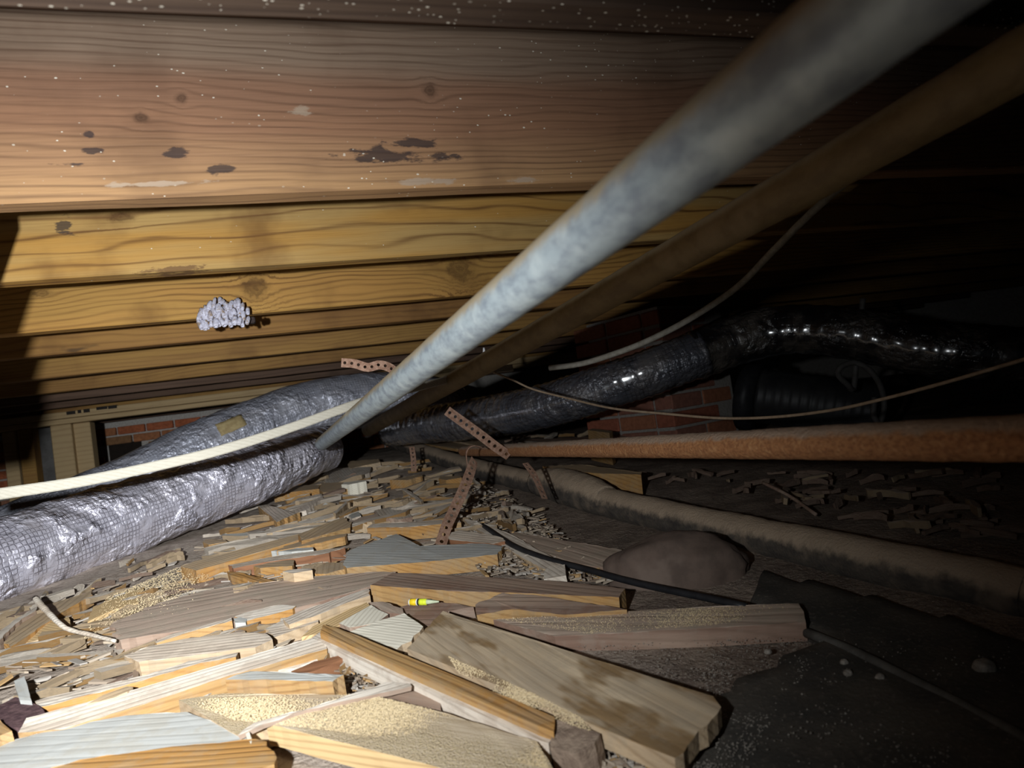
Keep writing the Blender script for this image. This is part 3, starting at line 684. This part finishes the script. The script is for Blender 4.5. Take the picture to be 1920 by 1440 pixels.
chip('cube_block', 'small pale cube-shaped offcut with upright grain', 'e', [(735, 870), (770, 858), (905, 850), (915, 862), (800, 880)], .046, None, W_GREY, W_TAN, .1, cat='wood block')
chip('pale_stick', 'pale stick right of the small cube-shaped offcut', 'e', [(920, 855), (1000, 815), (1100, 812), (1110, 850), (1000, 880), (930, 885)], .026, None, W_TAN, W_ORANGE, .6)
chip('orange_splinter', 'thin orange splinter pointing at the small cube-shaped offcut', 'e', [(400, 868), (450, 870), (720, 935), (705, 950), (420, 890)], .020, None, W_ORANGE, W_ORANGE, .6)
chip('rotten_slab', 'long flat rotten brown slab across the middle of the scraps', 'p', [(208, 1168), (300, 1130), (380, 1108), (480, 1094), (600, 1080), (700, 1072), (742, 1072), (700, 1098), (600, 1128), (470, 1160), (330, 1184), (225, 1200)], .022, None, W_ROT, W_BROWN, 1.2, cat='slab')
chip('orange_wedge', 'bright orange wedge beside the tiny bluish-white cube', 'a', [(930, 1225), (1040, 1175), (1388, 1082), (1396, 1100), (1150, 1165), (940, 1235)], .030, None, W_GREY, W_ORANGE, .3)
chip('white_cube', 'tiny bluish-white cube next to the bright orange wedge', 'a', [(1402, 1090), (1440, 1080), (1482, 1088), (1474, 1110), (1410, 1112)], .024, None, W_BLUE, W_BLUE, .2, cat='wood block')
chip('orange_stick', 'short twin orange stick right of the tiny cube', 'e', [(450, 1138), (560, 1105), (730, 1072), (815, 1078), (800, 1092), (620, 1135), (520, 1160)], .024, None, W_GREY, W_ORANGE, 1.)
chip('grained_board', 'light board with swirling grain at lower left', 'b', [(980, 545), (1200, 470), (1500, 415), (1900, 370), (2100, 372), (2170, 415), (2000, 480), (1500, 545), (1100, 590)], .032, None, W_GREY, W_TAN, .7, cat='board')
chip('long_stick', 'long orange-sided stick from the purple bark to the swirling board', 'b', [(262, 912), (480, 850), (1100, 722), (1500, 590), (1890, 522), (1870, 560), (1600, 600), (1130, 745), (700, 860), (330, 955)], .030, None, W_GREY, W_ORANGE, .5)
chip('long_stick', 'longest grey and yellow lath running up to the trim strip', 'p', [(34, 1374), (50, 1352), (250, 1297), (450, 1239), (585, 1199), (608, 1204), (612, 1213), (430, 1264), (250, 1322), (120, 1362)], .034, None, W_GREY, W_ORANGE, .3)
chip('pale_wedge', 'pale knotty chip between the two long laths at lower left', 'b', [(690, 930), (820, 860), (1000, 790), (1040, 800), (1020, 830), (900, 880)], .040, .015, W_TAN, W_TAN, 1.)
chip('grey_board', 'broad light grey board in the lower left corner', 'p', [(-60, 1452), (-40, 1420), (30, 1386), (120, 1362), (235, 1341), (350, 1334), (455, 1374), (470, 1390), (300, 1404), (60, 1448)], .028, None, W_BLUE, W_ORANGE, .3, cat='board')
chip('orange_board', 'orange board along the bottom edge with a broken end', 'p', [(20, 1462), (150, 1425), (300, 1402), (480, 1386), (500, 1390), (517, 1420), (512, 1434), (430, 1462)], .040, .03, W_ORANGE, W_ORANGE, .6, cat='board')
chip('bark_piece', 'purple-brown bark-like chunk at the left edge', 'p', [(-30, 1328), (0, 1320), (25, 1306), (60, 1314), (96, 1344), (40, 1366), (0, 1356), (-30, 1360)], .034, None, M_BARK, M_BARK, 1., cat='bark')
chip('upright_chip', 'pale blue-grey chip leaning on the purple bark', 'b', [(110, 745), (195, 712), (250, 905), (155, 895)], .042, .008, W_BLUE, W_BLUE, .4)
chip('orange_wedge', 'small orange wedge at the left edge below the bark', 'b', [(-60, 1060), (0, 1060), (95, 1150), (0, 1175), (-60, 1180)], .044, .02, W_ORANGE, W_ORANGE, .4)
chip('ribbed_chip', 'striped orange chip below the silver duct at left', 'a', [(525, 1105), (560, 1020), (700, 965), (865, 897), (830, 985), (690, 1030)], .018, None, W_RIB, W_RIB, .6)
chip('flat_chip', 'curled tan chip beside the striped orange chip', 'a', [(20, 1240), (120, 1110), (260, 1010), (545, 925), (555, 945), (420, 1020), (180, 1180), (60, 1260)], .022, None, W_TAN, W_ORANGE, 1.2)
chip('flat_chip', 'pale bark strip at the left edge under the silver duct', 'a', [(-40, 1190), (0, 1160), (110, 1080), (230, 1010), (215, 1040), (130, 1090), (60, 1150), (0, 1215)], .032, .02, W_GREY, W_BROWN, 1.)
chip('flat_chip', 'orange-grained chip under the forked twig', 'a', [(130, 1220), (250, 1120), (420, 1090), (430, 1150), (300, 1190)], .016, None, W_RIB, W_TAN, .9)
chip('ribbed_board', 'board with curved orange ribs and a whitish end at the centre', 'c', [(700, 400), (790, 320), (1100, 170), (1215, 125), (1250, 150), (1000, 300), (900, 360)], .034, .02, W_RIB, W_RIB, .4, cat='board')
chip('ribbed_board', 'whitish half of the ribbed board at the centre', 'c', [(1000, 300), (1250, 150), (1385, 208), (1290, 275), (1080, 330)], .033, .02, W_WHITE, W_BROWN, .4, cat='board')
chip('lined_board', 'whitish line-marked board between trim strip and plank', 'c', [(1075, 352), (1300, 280), (1520, 232), (1665, 325), (1560, 420), (1445, 472)], .030, .02, W_WHITE, W_TAN, .4, cat='board')
chip('brown_board', 'small brown slab behind the whitish line-marked board', 'c', [(1230, 125), (1340, 115), (1500, 170), (1520, 225), (1380, 205)], .028, None, W_ROT, W_BROWN, .8)
chip('tan_stick', 'light stick leading up to the reddish-brown board', 'c', [(545, 262), (700, 190), (1225, 15), (1245, 65), (1000, 150), (850, 215), (600, 300)], .028, None, W_GREY, W_TAN, .6)
chip('weathered_stick', 'weathered slat beside the orange ribs', 'c', [(430, 330), (550, 250), (760, 240), (860, 260), (700, 330), (480, 400)], .018, None, W_GREY, W_TAN, 1.)
chip('red_stick', 'dark red-brown strip behind the teal-topped block', 'c', [(615, 670), (800, 600), (1020, 548), (1030, 570), (820, 650), (700, 685)], .020, None, W_RED, W_RED, .5)
chip('grey_strip', 'flat grey strip under the red-brown strip', 'c', [(400, 640), (640, 560), (880, 510), (900, 540), (640, 640), (440, 670)], .016, None, W_GREY, W_GREY, .5)
chip('curled_strip', 'thin curling grey strip lying over the sawdust-covered boards', 'c', [(195, 1180), (330, 1080), (700, 980), (1080, 860), (1360, 765), (1560, 765), (1580, 785), (1400, 830), (1050, 905), (640, 1005), (400, 1090)], .040, .005, W_GREY, W_BROWN, 1.)
chip('brown_chunk', 'dark brown chunk under the trim strip', 'c', [(1270, 855), (1400, 815), (1600, 780), (1790, 850), (1780, 960), (1600, 930)], .022, None, W_BROWN, W_BROWN, 1.)
chip('white_peg', 'small pale peg at the end of the striped board edge', 'c', [(255, 1165), (285, 1150), (305, 1230), (300, 1250), (275, 1225)], .040, .012, W_WHITE, W_TAN, .3)
chip('board_offcut', 'flat brown offcut beneath the yellow tube', 'p', [(742, 1142), (800, 1130), (888, 1140), (840, 1146), (800, 1175), (762, 1154)], .018, None, W_BROWN, W_BROWN, .8)
chip('long_board', 'light board lying behind the drain pipe under the strap', 'h', [(875, 945), (890, 878), (1040, 890), (1450, 925), (1650, 985), (1780, 1040), (1500, 1020), (1250, 1010)], .075, .012, W_TAN, W_ORANGE, .3, cat='board')
chip('orange_block', 'orange block lying behind the drain pipe hub', 'f', [(760, 300), (1000, 290), (1355, 338), (1350, 352), (1100, 345), (900, 330)], .060, None, W_TAN, W_ORANGE, .3, cat='wood block')
chip('upright_offcut', 'squarish offcut standing in front of the brick pier', 'f', [(1030, 85), (1060, 75), (1178, 90), (1160, 102)], .11, None, W_TAN, W_ORANGE, .2, cat='wood block')
chip('dark_board', 'dim brown board behind the rusty pipe before the brick pier', 'p', [(960, 826), (1080, 822), (1170, 818), (1180, 827), (1090, 834), (1000, 838)], .05, None, W_BROWN, W_BROWN, .5, cat='board')
# --- middle-distance sticks under the duct end (crop g)
mid = [('grey slab in front of the duct end', [(740, 240), (800, 165), (1300, 180), (1280, 240), (1000, 330), (800, 310)], W_GREY, W_GREY, .02),
       ('light stick highest behind the grey slab', [(1030, 120), (1050, 95), (1380, 80), (1400, 105), (1060, 150)], W_TAN, W_TAN, .04),
       ('yellow-edged lath starting at the duct shadow', [(200, 470), (340, 390), (560, 360), (720, 355), (700, 400), (350, 440)], W_TAN, W_ORANGE, .03),
       ('orange lath continuing the yellow-edged lath', [(710, 400), (740, 340), (1150, 335), (1200, 360), (1000, 400), (760, 430)], W_TAN, W_ORANGE, .03),
       ('white sliver lying on the orange lath', [(960, 350), (1000, 325), (1200, 305), (1240, 312), (1050, 350)], W_WHITE, W_WHITE, .05),
       ('grey board end slanting under the duct', [(20, 590), (120, 575), (420, 670), (490, 665), (230, 770), (160, 700)], W_GREY, W_ORANGE, .035),
       ('grey curled flake right of the grey board end', [(240, 620), (480, 500), (740, 480), (760, 520), (560, 640), (400, 660)], W_GREY, W_GREY, .025),
       ('short pale stick with a dark end', [(1090, 545), (1130, 520), (1270, 480), (1300, 495), (1140, 545)], W_TAN, W_TAN, .035),
       ('small grey slat tilted behind the splinters', [(865, 660), (900, 640), (1010, 545), (1030, 555), (900, 680)], W_GREY, W_TAN, .04),
       ('orange slat behind the splintered stick', [(930, 690), (1000, 650), (1110, 595), (1145, 605), (1050, 660), (950, 710)], W_TAN, W_ORANGE, .035),
       ('grey lath with yellow edge above the thick stick', [(100, 880), (300, 820), (700, 720), (880, 670), (900, 690), (600, 780), (280, 860), (120, 905)], W_GREY, W_TAN, .03),
       ('whitish square offcut behind the orange stick', [(1040, 710), (1080, 680), (1150, 655), (1180, 700), (1080, 735)], W_BLUE, W_GREY, .035),
       ('dusty chunk with frayed end', [(1080, 750), (1200, 710), (1360, 690), (1400, 720), (1300, 770), (1100, 790)], W_ROT, W_TAN, .03),
       ('grey bark flake behind the orange-sided stick', [(1330, 660), (1500, 600), (1700, 640), (1760, 700), (1600, 740), (1420, 740)], W_GREY, W_BROWN, .025),
       ('small tan block right of the grey bark flake', [(1545, 530), (1570, 505), (1720, 495), (1735, 510), (1600, 535)], W_TAN, W_TAN, .035),
       ('yellow stick leaning at the drain pipe end', [(1500, 300), (1600, 280), (1850, 235), (1870, 255), (1700, 300)], W_TAN, W_ORANGE, .04),
       ('thin crossed grey lath near the drain pipe', [(1640, 400), (1680, 395), (1880, 530), (1860, 550), (1700, 450)], W_GREY, W_TAN, .03),
       ('pale blue sliver over the red-brown splinter', [(170, 1100), (300, 1075), (640, 1060), (660, 1080), (400, 1105)], W_BLUE, W_BLUE, .034)]
for lab, poly, m1, m2, h in mid:
    chip('wood_scrap', lab, 'g', poly, h, None, m1, m2, .8)
chip('orange_chip', 'orange chip at the foot of the drain pipe end', 'h', [(1080, 1320), (1100, 1295), (1300, 1290), (1310, 1310), (1150, 1335)], .03, None, W_TAN, W_ORANGE, .3)
chip('end_block', 'small pale offcut lying under the silver duct', 'a', [(1215, 625), (1235, 612), (1350, 618), (1365, 628), (1250, 640)], .024, None, W_TAN, W_ORANGE, .3)
# forked twig
o = tube('forked_twig', [G(66, 1122, .05), G(92, 1150, .04), (G(115, 1172, .03)), G(134, 1182, .022), G(170, 1190, .02), G(216, 1202, .022)], lambda f: .006 - .003 * f, W_GREY, None, 7, .01, nz(60, .001))
tag(o, 'bent grey twig below the silver duct at the left', 'twig')
o = tube('twig', [G(1430, 905, .05), G(1480, 930, .03), G(1530, 965, .01)], .004, W_BROWN, None, 7, .02); tag(o, 'thin dark twig behind the drain pipe at right', 'twig')

# --- small scattered scraps
def in_poly(x, y, P):
    c = False; j = len(P) - 1
    for i in range(len(P)):
        if (P[i][1] > y) != (P[j][1] > y) and x < (P[j][0] - P[i][0]) * (y - P[i][1]) / (P[j][1] - P[i][1]) + P[i][0]: c = not c
        j = i
    return c
rs = random.Random(33)
protos = {}
def proto(mtop, mside, k):
    key = (mtop.name, mside.name, k)
    if key in protos: return protos[key]
    n = 5; L = []
    for i in range(n + 1): L.append((-.5 + i / n + (rs.uniform(-.06, .06) if i in (0, n) else 0), -.5 + rs.uniform(0, .35)))
    for i in range(n, -1, -1): L.append((-.5 + i / n + (rs.uniform(-.10, .10) if i in (0, n) else 0), .5 - rs.uniform(0, .35)))
    m = len(L); b = [rs.uniform(-.25, .25) for _ in L]
    V = [(x, y, .5 + .3 * math.sin(3 * x + k) + b[i]) for i, (x, y) in enumerate(L)] + [(x * .98, y * .95, -.5 + .3 * math.sin(3 * x + k)) for i, (x, y) in enumerate(L)]
    Fc = [tuple(range(m)), tuple(range(2 * m - 1, m - 1, -1))] + [(i, m + i, m + (i + 1) % m, (i + 1) % m) for i in range(m)]
    me = bpy.data.meshes.new('wood_splinter'); me.from_pydata(V, [], Fc); me.materials.append(mtop); me.materials.append(mside)
    for p in me.polygons: p.material_index = 0 if p.index < 2 else 1
    me.update(); protos[key] = me; return me
MS = [(W_GREY, W_TAN), (W_GREY, W_ORANGE), (W_TAN, W_ORANGE), (W_GREY, W_GREY), (W_BROWN, W_BROWN), (W_ROT, W_TAN), (W_BLUE, W_TAN), (W_TAN, W_TAN)]
COLW = {'wood_weathered': 'weathered grey', 'wood_tan': 'light tan', 'wood_dusty_brown': 'dusty brown', 'wood_rotten_brown': 'rotten mid-brown', 'wood_blue_grey': 'bluish grey'}
def scatter(n, region, lmin, lmax, label, group, hmax, slope, spread, weights, name='wood_splinter'):
    xs = [p[0] for p in region]; ys = [p[1] for p in region]; k = 0
    while k < n:
        x, y = rs.uniform(min(xs), max(xs)), rs.uniform(min(ys), max(ys))
        if not in_poly(x, y, region): continue
        mt, msd = rs.choices(MS, weights)[0]
        o = bpy.data.objects.new(name, proto(mt, msd, rs.randrange(3))); COL.objects.link(o)
        h = rs.uniform(.002, hmax); p = G(x, y, h)
        l = rs.uniform(lmin, lmax); w = l * rs.uniform(.10, .28); t = min(.016, rs.uniform(.005, .012) * (1 + l * 3))
        # lie mostly along the image slope of the heap
        q = G(x + 60, y + 60 * slope, h); base = math.atan2(q.y - p.y, q.x - p.x)
        o.location = p; o.rotation_euler = (rs.uniform(-.25, .25), rs.uniform(-.16, .16), base + rs.gauss(0, spread)); o.scale = (l, w, t)
        tag(o, COLW[mt.name] + ' ' + label, 'wood scrap', group); k += 1
MIDR = [(610, 885), (740, 862), (860, 880), (850, 960), (830, 1000), (700, 985), (620, 1040), (420, 1050), (330, 1060), (400, 1005), (480, 950)]
scatter(95, MIDR, .07, .24, 'splintered wood scrap heaped between the silver duct and the strap', 'splinters between duct and strap', .012, -.2, .42, [5, 3, 2, 5, 2, 2, 1, 2])
NEARL = [(0, 1185), (200, 1095), (330, 1060), (620, 1045), (700, 1090), (560, 1180), (440, 1230), (280, 1260), (70, 1310), (0, 1310)]
scatter(62, NEARL, .04, .15, 'small chip lying among the boards at lower left', 'chips at lower left', .004, -.27, .45, [4, 2, 3, 2, 3, 4, 0, 3])
CEN = [(620, 1210), (760, 1215), (1000, 1400), (1060, 1440), (850, 1340), (640, 1290), (560, 1260)]
scatter(22, CEN, .012, .04, 'tiny chip around the trim strip', 'chips around the trim strip', .006, -.3, 1.2, [2, 1, 2, 2, 3, 2, 0, 2])
STR = [(860, 890), (960, 930), (1010, 985), (900, 1000), (860, 985)]
scatter(26, STR, .04, .12, 'small wood scrap right of the dangling strap', 'scraps right of the strap', .018, .3, .7, [5, 1, 2, 4, 3, 2, 0, 1])
FARR = [(1130, 880), (1880, 885), (1880, 1010), (1700, 990), (1400, 925), (1220, 900)]
scatter(70, FARR, .03, .10, 'dim wood scrap or leaf behind the drain pipe', 'dim litter behind the drain pipe', .02, -.1, 1.2, [0, 0, 0, 0, 8, 2, 0, 0], 'litter_scrap')
PIER = [(930, 812), (1190, 800), (1200, 845), (1000, 850)]
scatter(26, PIER, .05, .16, 'small wood scrap piled at the foot of the brick pier', 'scraps by the brick pier', .04, -.05, .5, [3, 2, 2, 2, 4, 2, 0, 2])
UND = [(0, 1150), (300, 1030), (480, 950), (460, 985), (280, 1075), (0, 1190)]
scatter(30, UND, .03, .10, 'small chip along the underside of the silver duct', 'chips along the silver duct', .01, -.35, .5, [4, 1, 3, 4, 2, 3, 0, 2])

# sawdust and crumbs: uncountable
def grains(name, n, region, size, mat, label, cat, hfun, seed, clump=None):
    r = random.Random(seed); xs = [p[0] for p in region]; ys = [p[1] for p in region]; V = []; Fc = []; k = 0
    while k < n:
        x, y = r.uniform(min(xs), max(xs)), r.uniform(min(ys), max(ys))
        if not in_poly(x, y, region): continue
        if clump and noise.noise((x * clump, y * clump * 1.8, seed)) < r.uniform(-.3, .45): continue
        k += 1
        p = G(x, y, hfun(r)); s = size * r.uniform(.5, 1.5); b = len(V)
        ax = [Vector((r.uniform(-1, 1), r.uniform(-1, 1), r.uniform(-1, 1))).normalized() * s for _ in range(4)]
        V += [p + Vector((-s, -s * .5, -s * .4)) + ax[0] * .3, p + Vector((s, -s * .4, -s * .3)) + ax[1] * .3, p + Vector((0, s, -s * .2)) + ax[2] * .3, p + Vector((0, 0, s * .8)) + ax[3] * .3]
        Fc += [(b, b + 1, b + 3), (b + 1, b + 2, b + 3), (b + 2, b, b + 3), (b, b + 2, b + 1)]
    tag(obj(name, V, Fc, mat), label, cat, kind='stuff')
grains('sawdust', 15000, [(340, 1312), (620, 1300), (694, 1302), (822, 1333), (1010, 1392), (1030, 1440), (800, 1400), (640, 1372), (500, 1356), (440, 1350)], .00055, M_SAW, 'loose pale sawdust strewn over the boards at the bottom centre', 'sawdust', lambda r: .034 * HS + .0005, 3, .005)
grains('sawdust', 3500, [(840, 1230), (1000, 1300), (1090, 1345), (1110, 1372), (1000, 1335), (860, 1262)], .0006, M_SAW, 'sawdust drift along the lower edge of the wide plank', 'sawdust', lambda r: .045 * HS + .0005, 4, .008)
grains('sawdust', 3000, [(930, 1160), (1300, 1140), (1480, 1132), (1500, 1160), (1100, 1188)], .0006, M_SAW, 'fine sawdust on the long dusty moulding', 'sawdust', lambda r: .026 * HS + .0005, 5, .006)
grains('sawdust', 5000, [(150, 1200), (200, 1120), (330, 1065), (520, 1070), (640, 1075), (420, 1115), (230, 1190)], .0009, M_SAW, 'pale wood crumbs around the rotten slab', 'sawdust', lambda r: r.uniform(.0, .016), 6, .006)
def shred_mat():
    a = N('wood_shreds'); rnd = a.n('ShaderNodeNewGeometry').outputs['Random Per Island']
    cr = a.n('ShaderNodeValToRGB', {0: rnd}); cr.color_ramp.interpolation = 'CONSTANT'
    for k, (p_, c_) in enumerate(((0, (.36, .295, .225)), (.25, (.28, .22, .165)), (.45, (.40, .325, .24)), (.62, (.42, .265, .12)), (.72, (.38, .34, .295)), (.9, (.2, .145, .105)))):
        e = cr.color_ramp.elements[k] if k < 2 else cr.color_ramp.elements.new(p_)
        e.position = p_; e.color = c4(c_)
    return a.out(cr.outputs[0], .85, 0, .2)
M_SHRED = shred_mat()
def shreds(n, region, l0, l1, label, seed, slope, hm):
    r = random.Random(seed); xs = [p[0] for p in region]; ys = [p[1] for p in region]; V = []; Fc = []; k = 0
    while k < n:
        x, y = r.uniform(min(xs), max(xs)), r.uniform(min(ys), max(ys))
        if not in_poly(x, y, region): continue
        k += 1; h = r.uniform(0, hm); p = G(x, y, h); q = G(x + 40, y + 40 * slope, h); an = math.atan2(q.y - p.y, q.x - p.x) + r.gauss(0, .6)
        l = r.uniform(l0, l1) * .5; w = l * r.uniform(.1, .3); t = r.uniform(.0006, .002)
        X = Vector((math.cos(an), math.sin(an), r.uniform(-.25, .25))); Yv = Vector((-math.sin(an), math.cos(an), r.uniform(-.4, .4))); b = len(V)
        for z_ in (t, -t):
            for (i_, j_) in ((-1, -.6), (.8, -1), (1, .5), (-.7, 1)): V.append(p + X * (l * i_) + Yv * (w * j_) + Vector((0, 0, z_)))
        Fc += [(b, b + 1, b + 2, b + 3), (b + 7, b + 6, b + 5, b + 4)] + [(b + i_, b + 4 + i_, b + 4 + (i_ + 1) % 4, b + (i_ + 1) % 4) for i_ in range(4)]
    tag(obj('wood_shreds', V, Fc, M_SHRED), label, 'wood shreds', kind='stuff')
shreds(750, [(0, 1160), (330, 1045), (500, 955), (620, 880), (760, 870), (860, 890), (850, 1000), (700, 1075), (700, 1180), (640, 1260), (420, 1300), (0, 1400)], .012, .05, 'fine wood shreds strewn all over the heap at left', 41, -.22, .006)
shreds(900, [(860, 890), (960, 930), (1050, 1000), (1150, 1090), (900, 1075), (860, 1000)], .01, .04, 'fine wood shreds right of the dangling strap', 42, .2, .01)
shreds(700, [(640, 1210), (760, 1210), (1010, 1395), (1100, 1440), (1250, 1440), (1130, 1400), (900, 1330), (640, 1290)], .005, .02, 'fine wood shreds around the trim strip', 43, .2, .006)
grains('soil_crumbs', 1500, [(1040, 1200), (1500, 1195), (1530, 1240), (1460, 1330), (1400, 1440), (1100, 1440), (1130, 1400), (1270, 1430), (1350, 1330), (1340, 1300)], .0008, M_CRUMB, 'pale crumbs strewn on the soil right of the wide plank', 'crumbs', lambda r: .004, 7, .016)
grains('soil_crumbs', 350, [(1500, 1200), (1920, 1200), (1920, 1440), (1400, 1440)], .0010, M_CRUMB, 'sparse crumbs on the black sheet at lower right', 'crumbs', lambda r: .005, 8, .01)

# black sheet at lower right
def sheet_obj():
    P = [(1330, 1290), (1515, 1198), (1380, 1120), (1420, 1060), (1700, 1130), (2100, 1230), (2300, 1700), (1500, 1700), (1230, 1500)]
    W = [G(x, y, 0) for x, y in P]; V = []; Fc = []; st = .02; idx = {}
    poly = [(w.x, w.y) for w in W]; xs = [p[0] for p in poly]; ys = [p[1] for p in poly]
    for i in range(int((max(xs) - min(xs)) / st) + 1):
        for j in range(int((max(ys) - min(ys)) / st) + 1):
            x, y = min(xs) + i * st, min(ys) + j * st
            if in_poly(x + st / 2, y + st / 2, poly):
                q = []
                for (a, b) in ((i, j), (i + 1, j), (i + 1, j + 1), (i, j + 1)):
                    if (a, b) not in idx:
                        xx, yy = min(xs) + a * st, min(ys) + b * st; idx[(a, b)] = len(V)
                        V.append((xx, yy, gz(xx, yy) + .004 + .006 * noise.noise((xx * 5, yy * 5, 9)) + .003 * noise.noise((xx * 17, yy * 17, 3))))
                    q.append(idx[(a, b)])
                Fc.append(q)
    cnt = [0] * len(V)
    for f_ in Fc:
        for k_ in f_: cnt[k_] += 1
    V = [(x_, y_, z_ - (.020 if c_ < 4 else 0)) for (x_, y_, z_), c_ in zip(V, cnt)]
    o = obj('plastic_sheet', V, Fc, M_SHEET, smooth=True); m = o.modifiers.new('s', 'SOLIDIFY'); m.thickness = .001
    tag(o, 'dusty black plastic sheet covering the soil at lower right', 'plastic sheet')
sheet_obj()

# brown rock
def rock(name, c, sx, sy, sz, mat, label, seed, cat='rock', rot=0):
    bm = bmesh.new(); bmesh.ops.create_icosphere(bm, subdivisions=4, radius=1)
    for v in bm.verts:
        d = v.co.normalized(); k = 1 + .16 * noise.noise(d * 1.6 + Vector((seed, 0, 0))) + .05 * noise.noise(d * 5 + Vector((seed, 3, 0)))
        z = d.z * k; z = max(z, -.45)
        v.co = Vector((d.x * k * sx, d.y * k * sy, z * sz))
    me = bpy.data.meshes.new(name); bm.to_mesh(me); bm.free(); me.materials.append(mat)
    me.polygons.foreach_set('use_smooth', [True] * len(me.polygons))
    o = bpy.data.objects.new(name, me); COL.objects.link(o); o.location = c; o.rotation_euler = (0, 0, rot); tag(o, label, cat); return o
M_ROCK = plain('dusty_rock', (.13, .092, .072), (.095, .068, .054), 30, .9, .4, .002, c3=(.16, .118, .094))
rc = G(1290, 1100, .0); rock('rock', rc + Vector((.02, .075, .004)), .125, .062, .066, M_ROCK, 'rounded dusty brown rock beside the drain pipe', 3.3, rot=-.5)
for k, (x, y, s) in enumerate(((1845, 1252, .010), (1590, 1262, .0045), (1583, 1242, .004), (1650, 1270, .0045), (1440, 1222, .004))):
    rock('pebble', G(x, y, .006), s * 1.2, s, s * .9, M_CRUMB, ['grey pebble on the black sheet, the largest one', 'pale crumb of a close pair on the soil', 'pale crumb just above the close pair', 'pale crumb right of the close pair', 'pale crumb below the moulding end'][k], 5 + k, 'pebble')

# yellow tube
ty = empty('glue_tube', G(785, 1128, .02)); tag(ty, 'tiny yellow-labelled tube with a black band and pointed nozzle', 'tube')
ta, tb = G(768, 1129, .024), G(826, 1128, .024); tv = (tb - ta)
def seg_(nm, f0, f1, r0, r1, m): kid(tube(nm, [ta + tv * f0, ta + tv * f1], lambda f: r0 + (r1 - r0) * f, m, None, 16, .004), ty)
seg_('end_rim', 0, .04, .0052, .0052, M_WHT); seg_('yellow_label', .03, .24, .0054, .0054, M_YELLOW); seg_('white_rim', .24, .27, .0056, .0056, M_WHT)
seg_('black_band', .27, .33, .0052, .0052, M_BLACK); seg_('lime_label', .33, .56, .0054, .005, M_LIME); seg_('nozzle', .56, .95, .0042, .0012, M_CLEAR)

# wood block hung in the dark at upper right
zc = 2.2
a0 = at(1640, 400, zc); b0 = at(1745, 332, zc)
o = box('wood_blocking', (a0.x, a0.y, a0.z), (b0.x + .01, a0.y + .05, b0.z), W_J[1], None, .003); tag(o, 'dim wood blocking piece high in the dark at upper right', 'wood block')
# tan tape patch on the arching duct
from mathutils.bvhtree import BVHTree
bd_ = bpy.data.objects['flexible_duct.001'].data
bvh = BVHTree.FromPolygons([v.co[:] for v in bd_.vertices], [p.vertices[:] for p in bd_.polygons])
V = []; Fc = []; C4 = [(403, 797), (452, 778), (463, 797), (415, 818)]; nu, nv = 8, 5
for j in range(nv + 1):
    for i in range(nu + 1):
        u_, v_ = i / nu, j / nv
        x = (C4[0][0] * (1 - u_) + C4[1][0] * u_) * (1 - v_) + (C4[3][0] * (1 - u_) + C4[2][0] * u_) * v_ + rs.uniform(-1, 1)
        y = (C4[0][1] * (1 - u_) + C4[1][1] * u_) * (1 - v_) + (C4[3][1] * (1 - u_) + C4[2][1] * u_) * v_ + rs.uniform(-1, 1)
        hit = bvh.ray_cast(Vector((0, 0, 0)), ray(x, y).normalized())
        V.append((hit[0] + hit[1] * .003) if hit[0] else at(x, y, 2.7))
for j in range(nv):
    for i in range(nu):
        a_ = j * (nu + 1) + i; Fc.append((a_, a_ + 1, a_ + nu + 2, a_ + nu + 1))
o = obj('tape_patch', V, Fc, M_TAPE, bpy.data.objects['flexible_duct.001'], smooth=True); m = o.modifiers.new('s', 'SOLIDIFY'); m.thickness = .002; o['label'] = 'tan tape patch'
# ink smudges on the ledger beam
M_INK = plain('ink', (.02, .016, .014), (.03, .024, .02), 60)
for (x0, y0, x1, y1) in ((125, 778, 141, 770), (146, 775, 152, 768), (157, 774, 168, 766), (181, 769, 201, 761), (203, 767, 219, 759)):
    xa, xb, z0, z1 = xat(x0, y0, PY), xat(x1, y1, PY), zat(x0, y0, PY), zat(x1, y1, PY)
    b = box('ink_mark', (xa, PY - .0015, min(z0, z1)), (xb, PY + .001, max(z0, z1)), M_INK); b.parent = beam; b.location = (1.0, -PY, -H)
o = tube('hanging_peg', [at(907, 652, 1.9), at(908, 664, 1.9), at(910, 676, 1.9)], lambda f: .0025 + .004 * f, M_WHT, None, 10, .006); tag(o, 'small white peg hanging between the two diagonal pipes', 'peg')
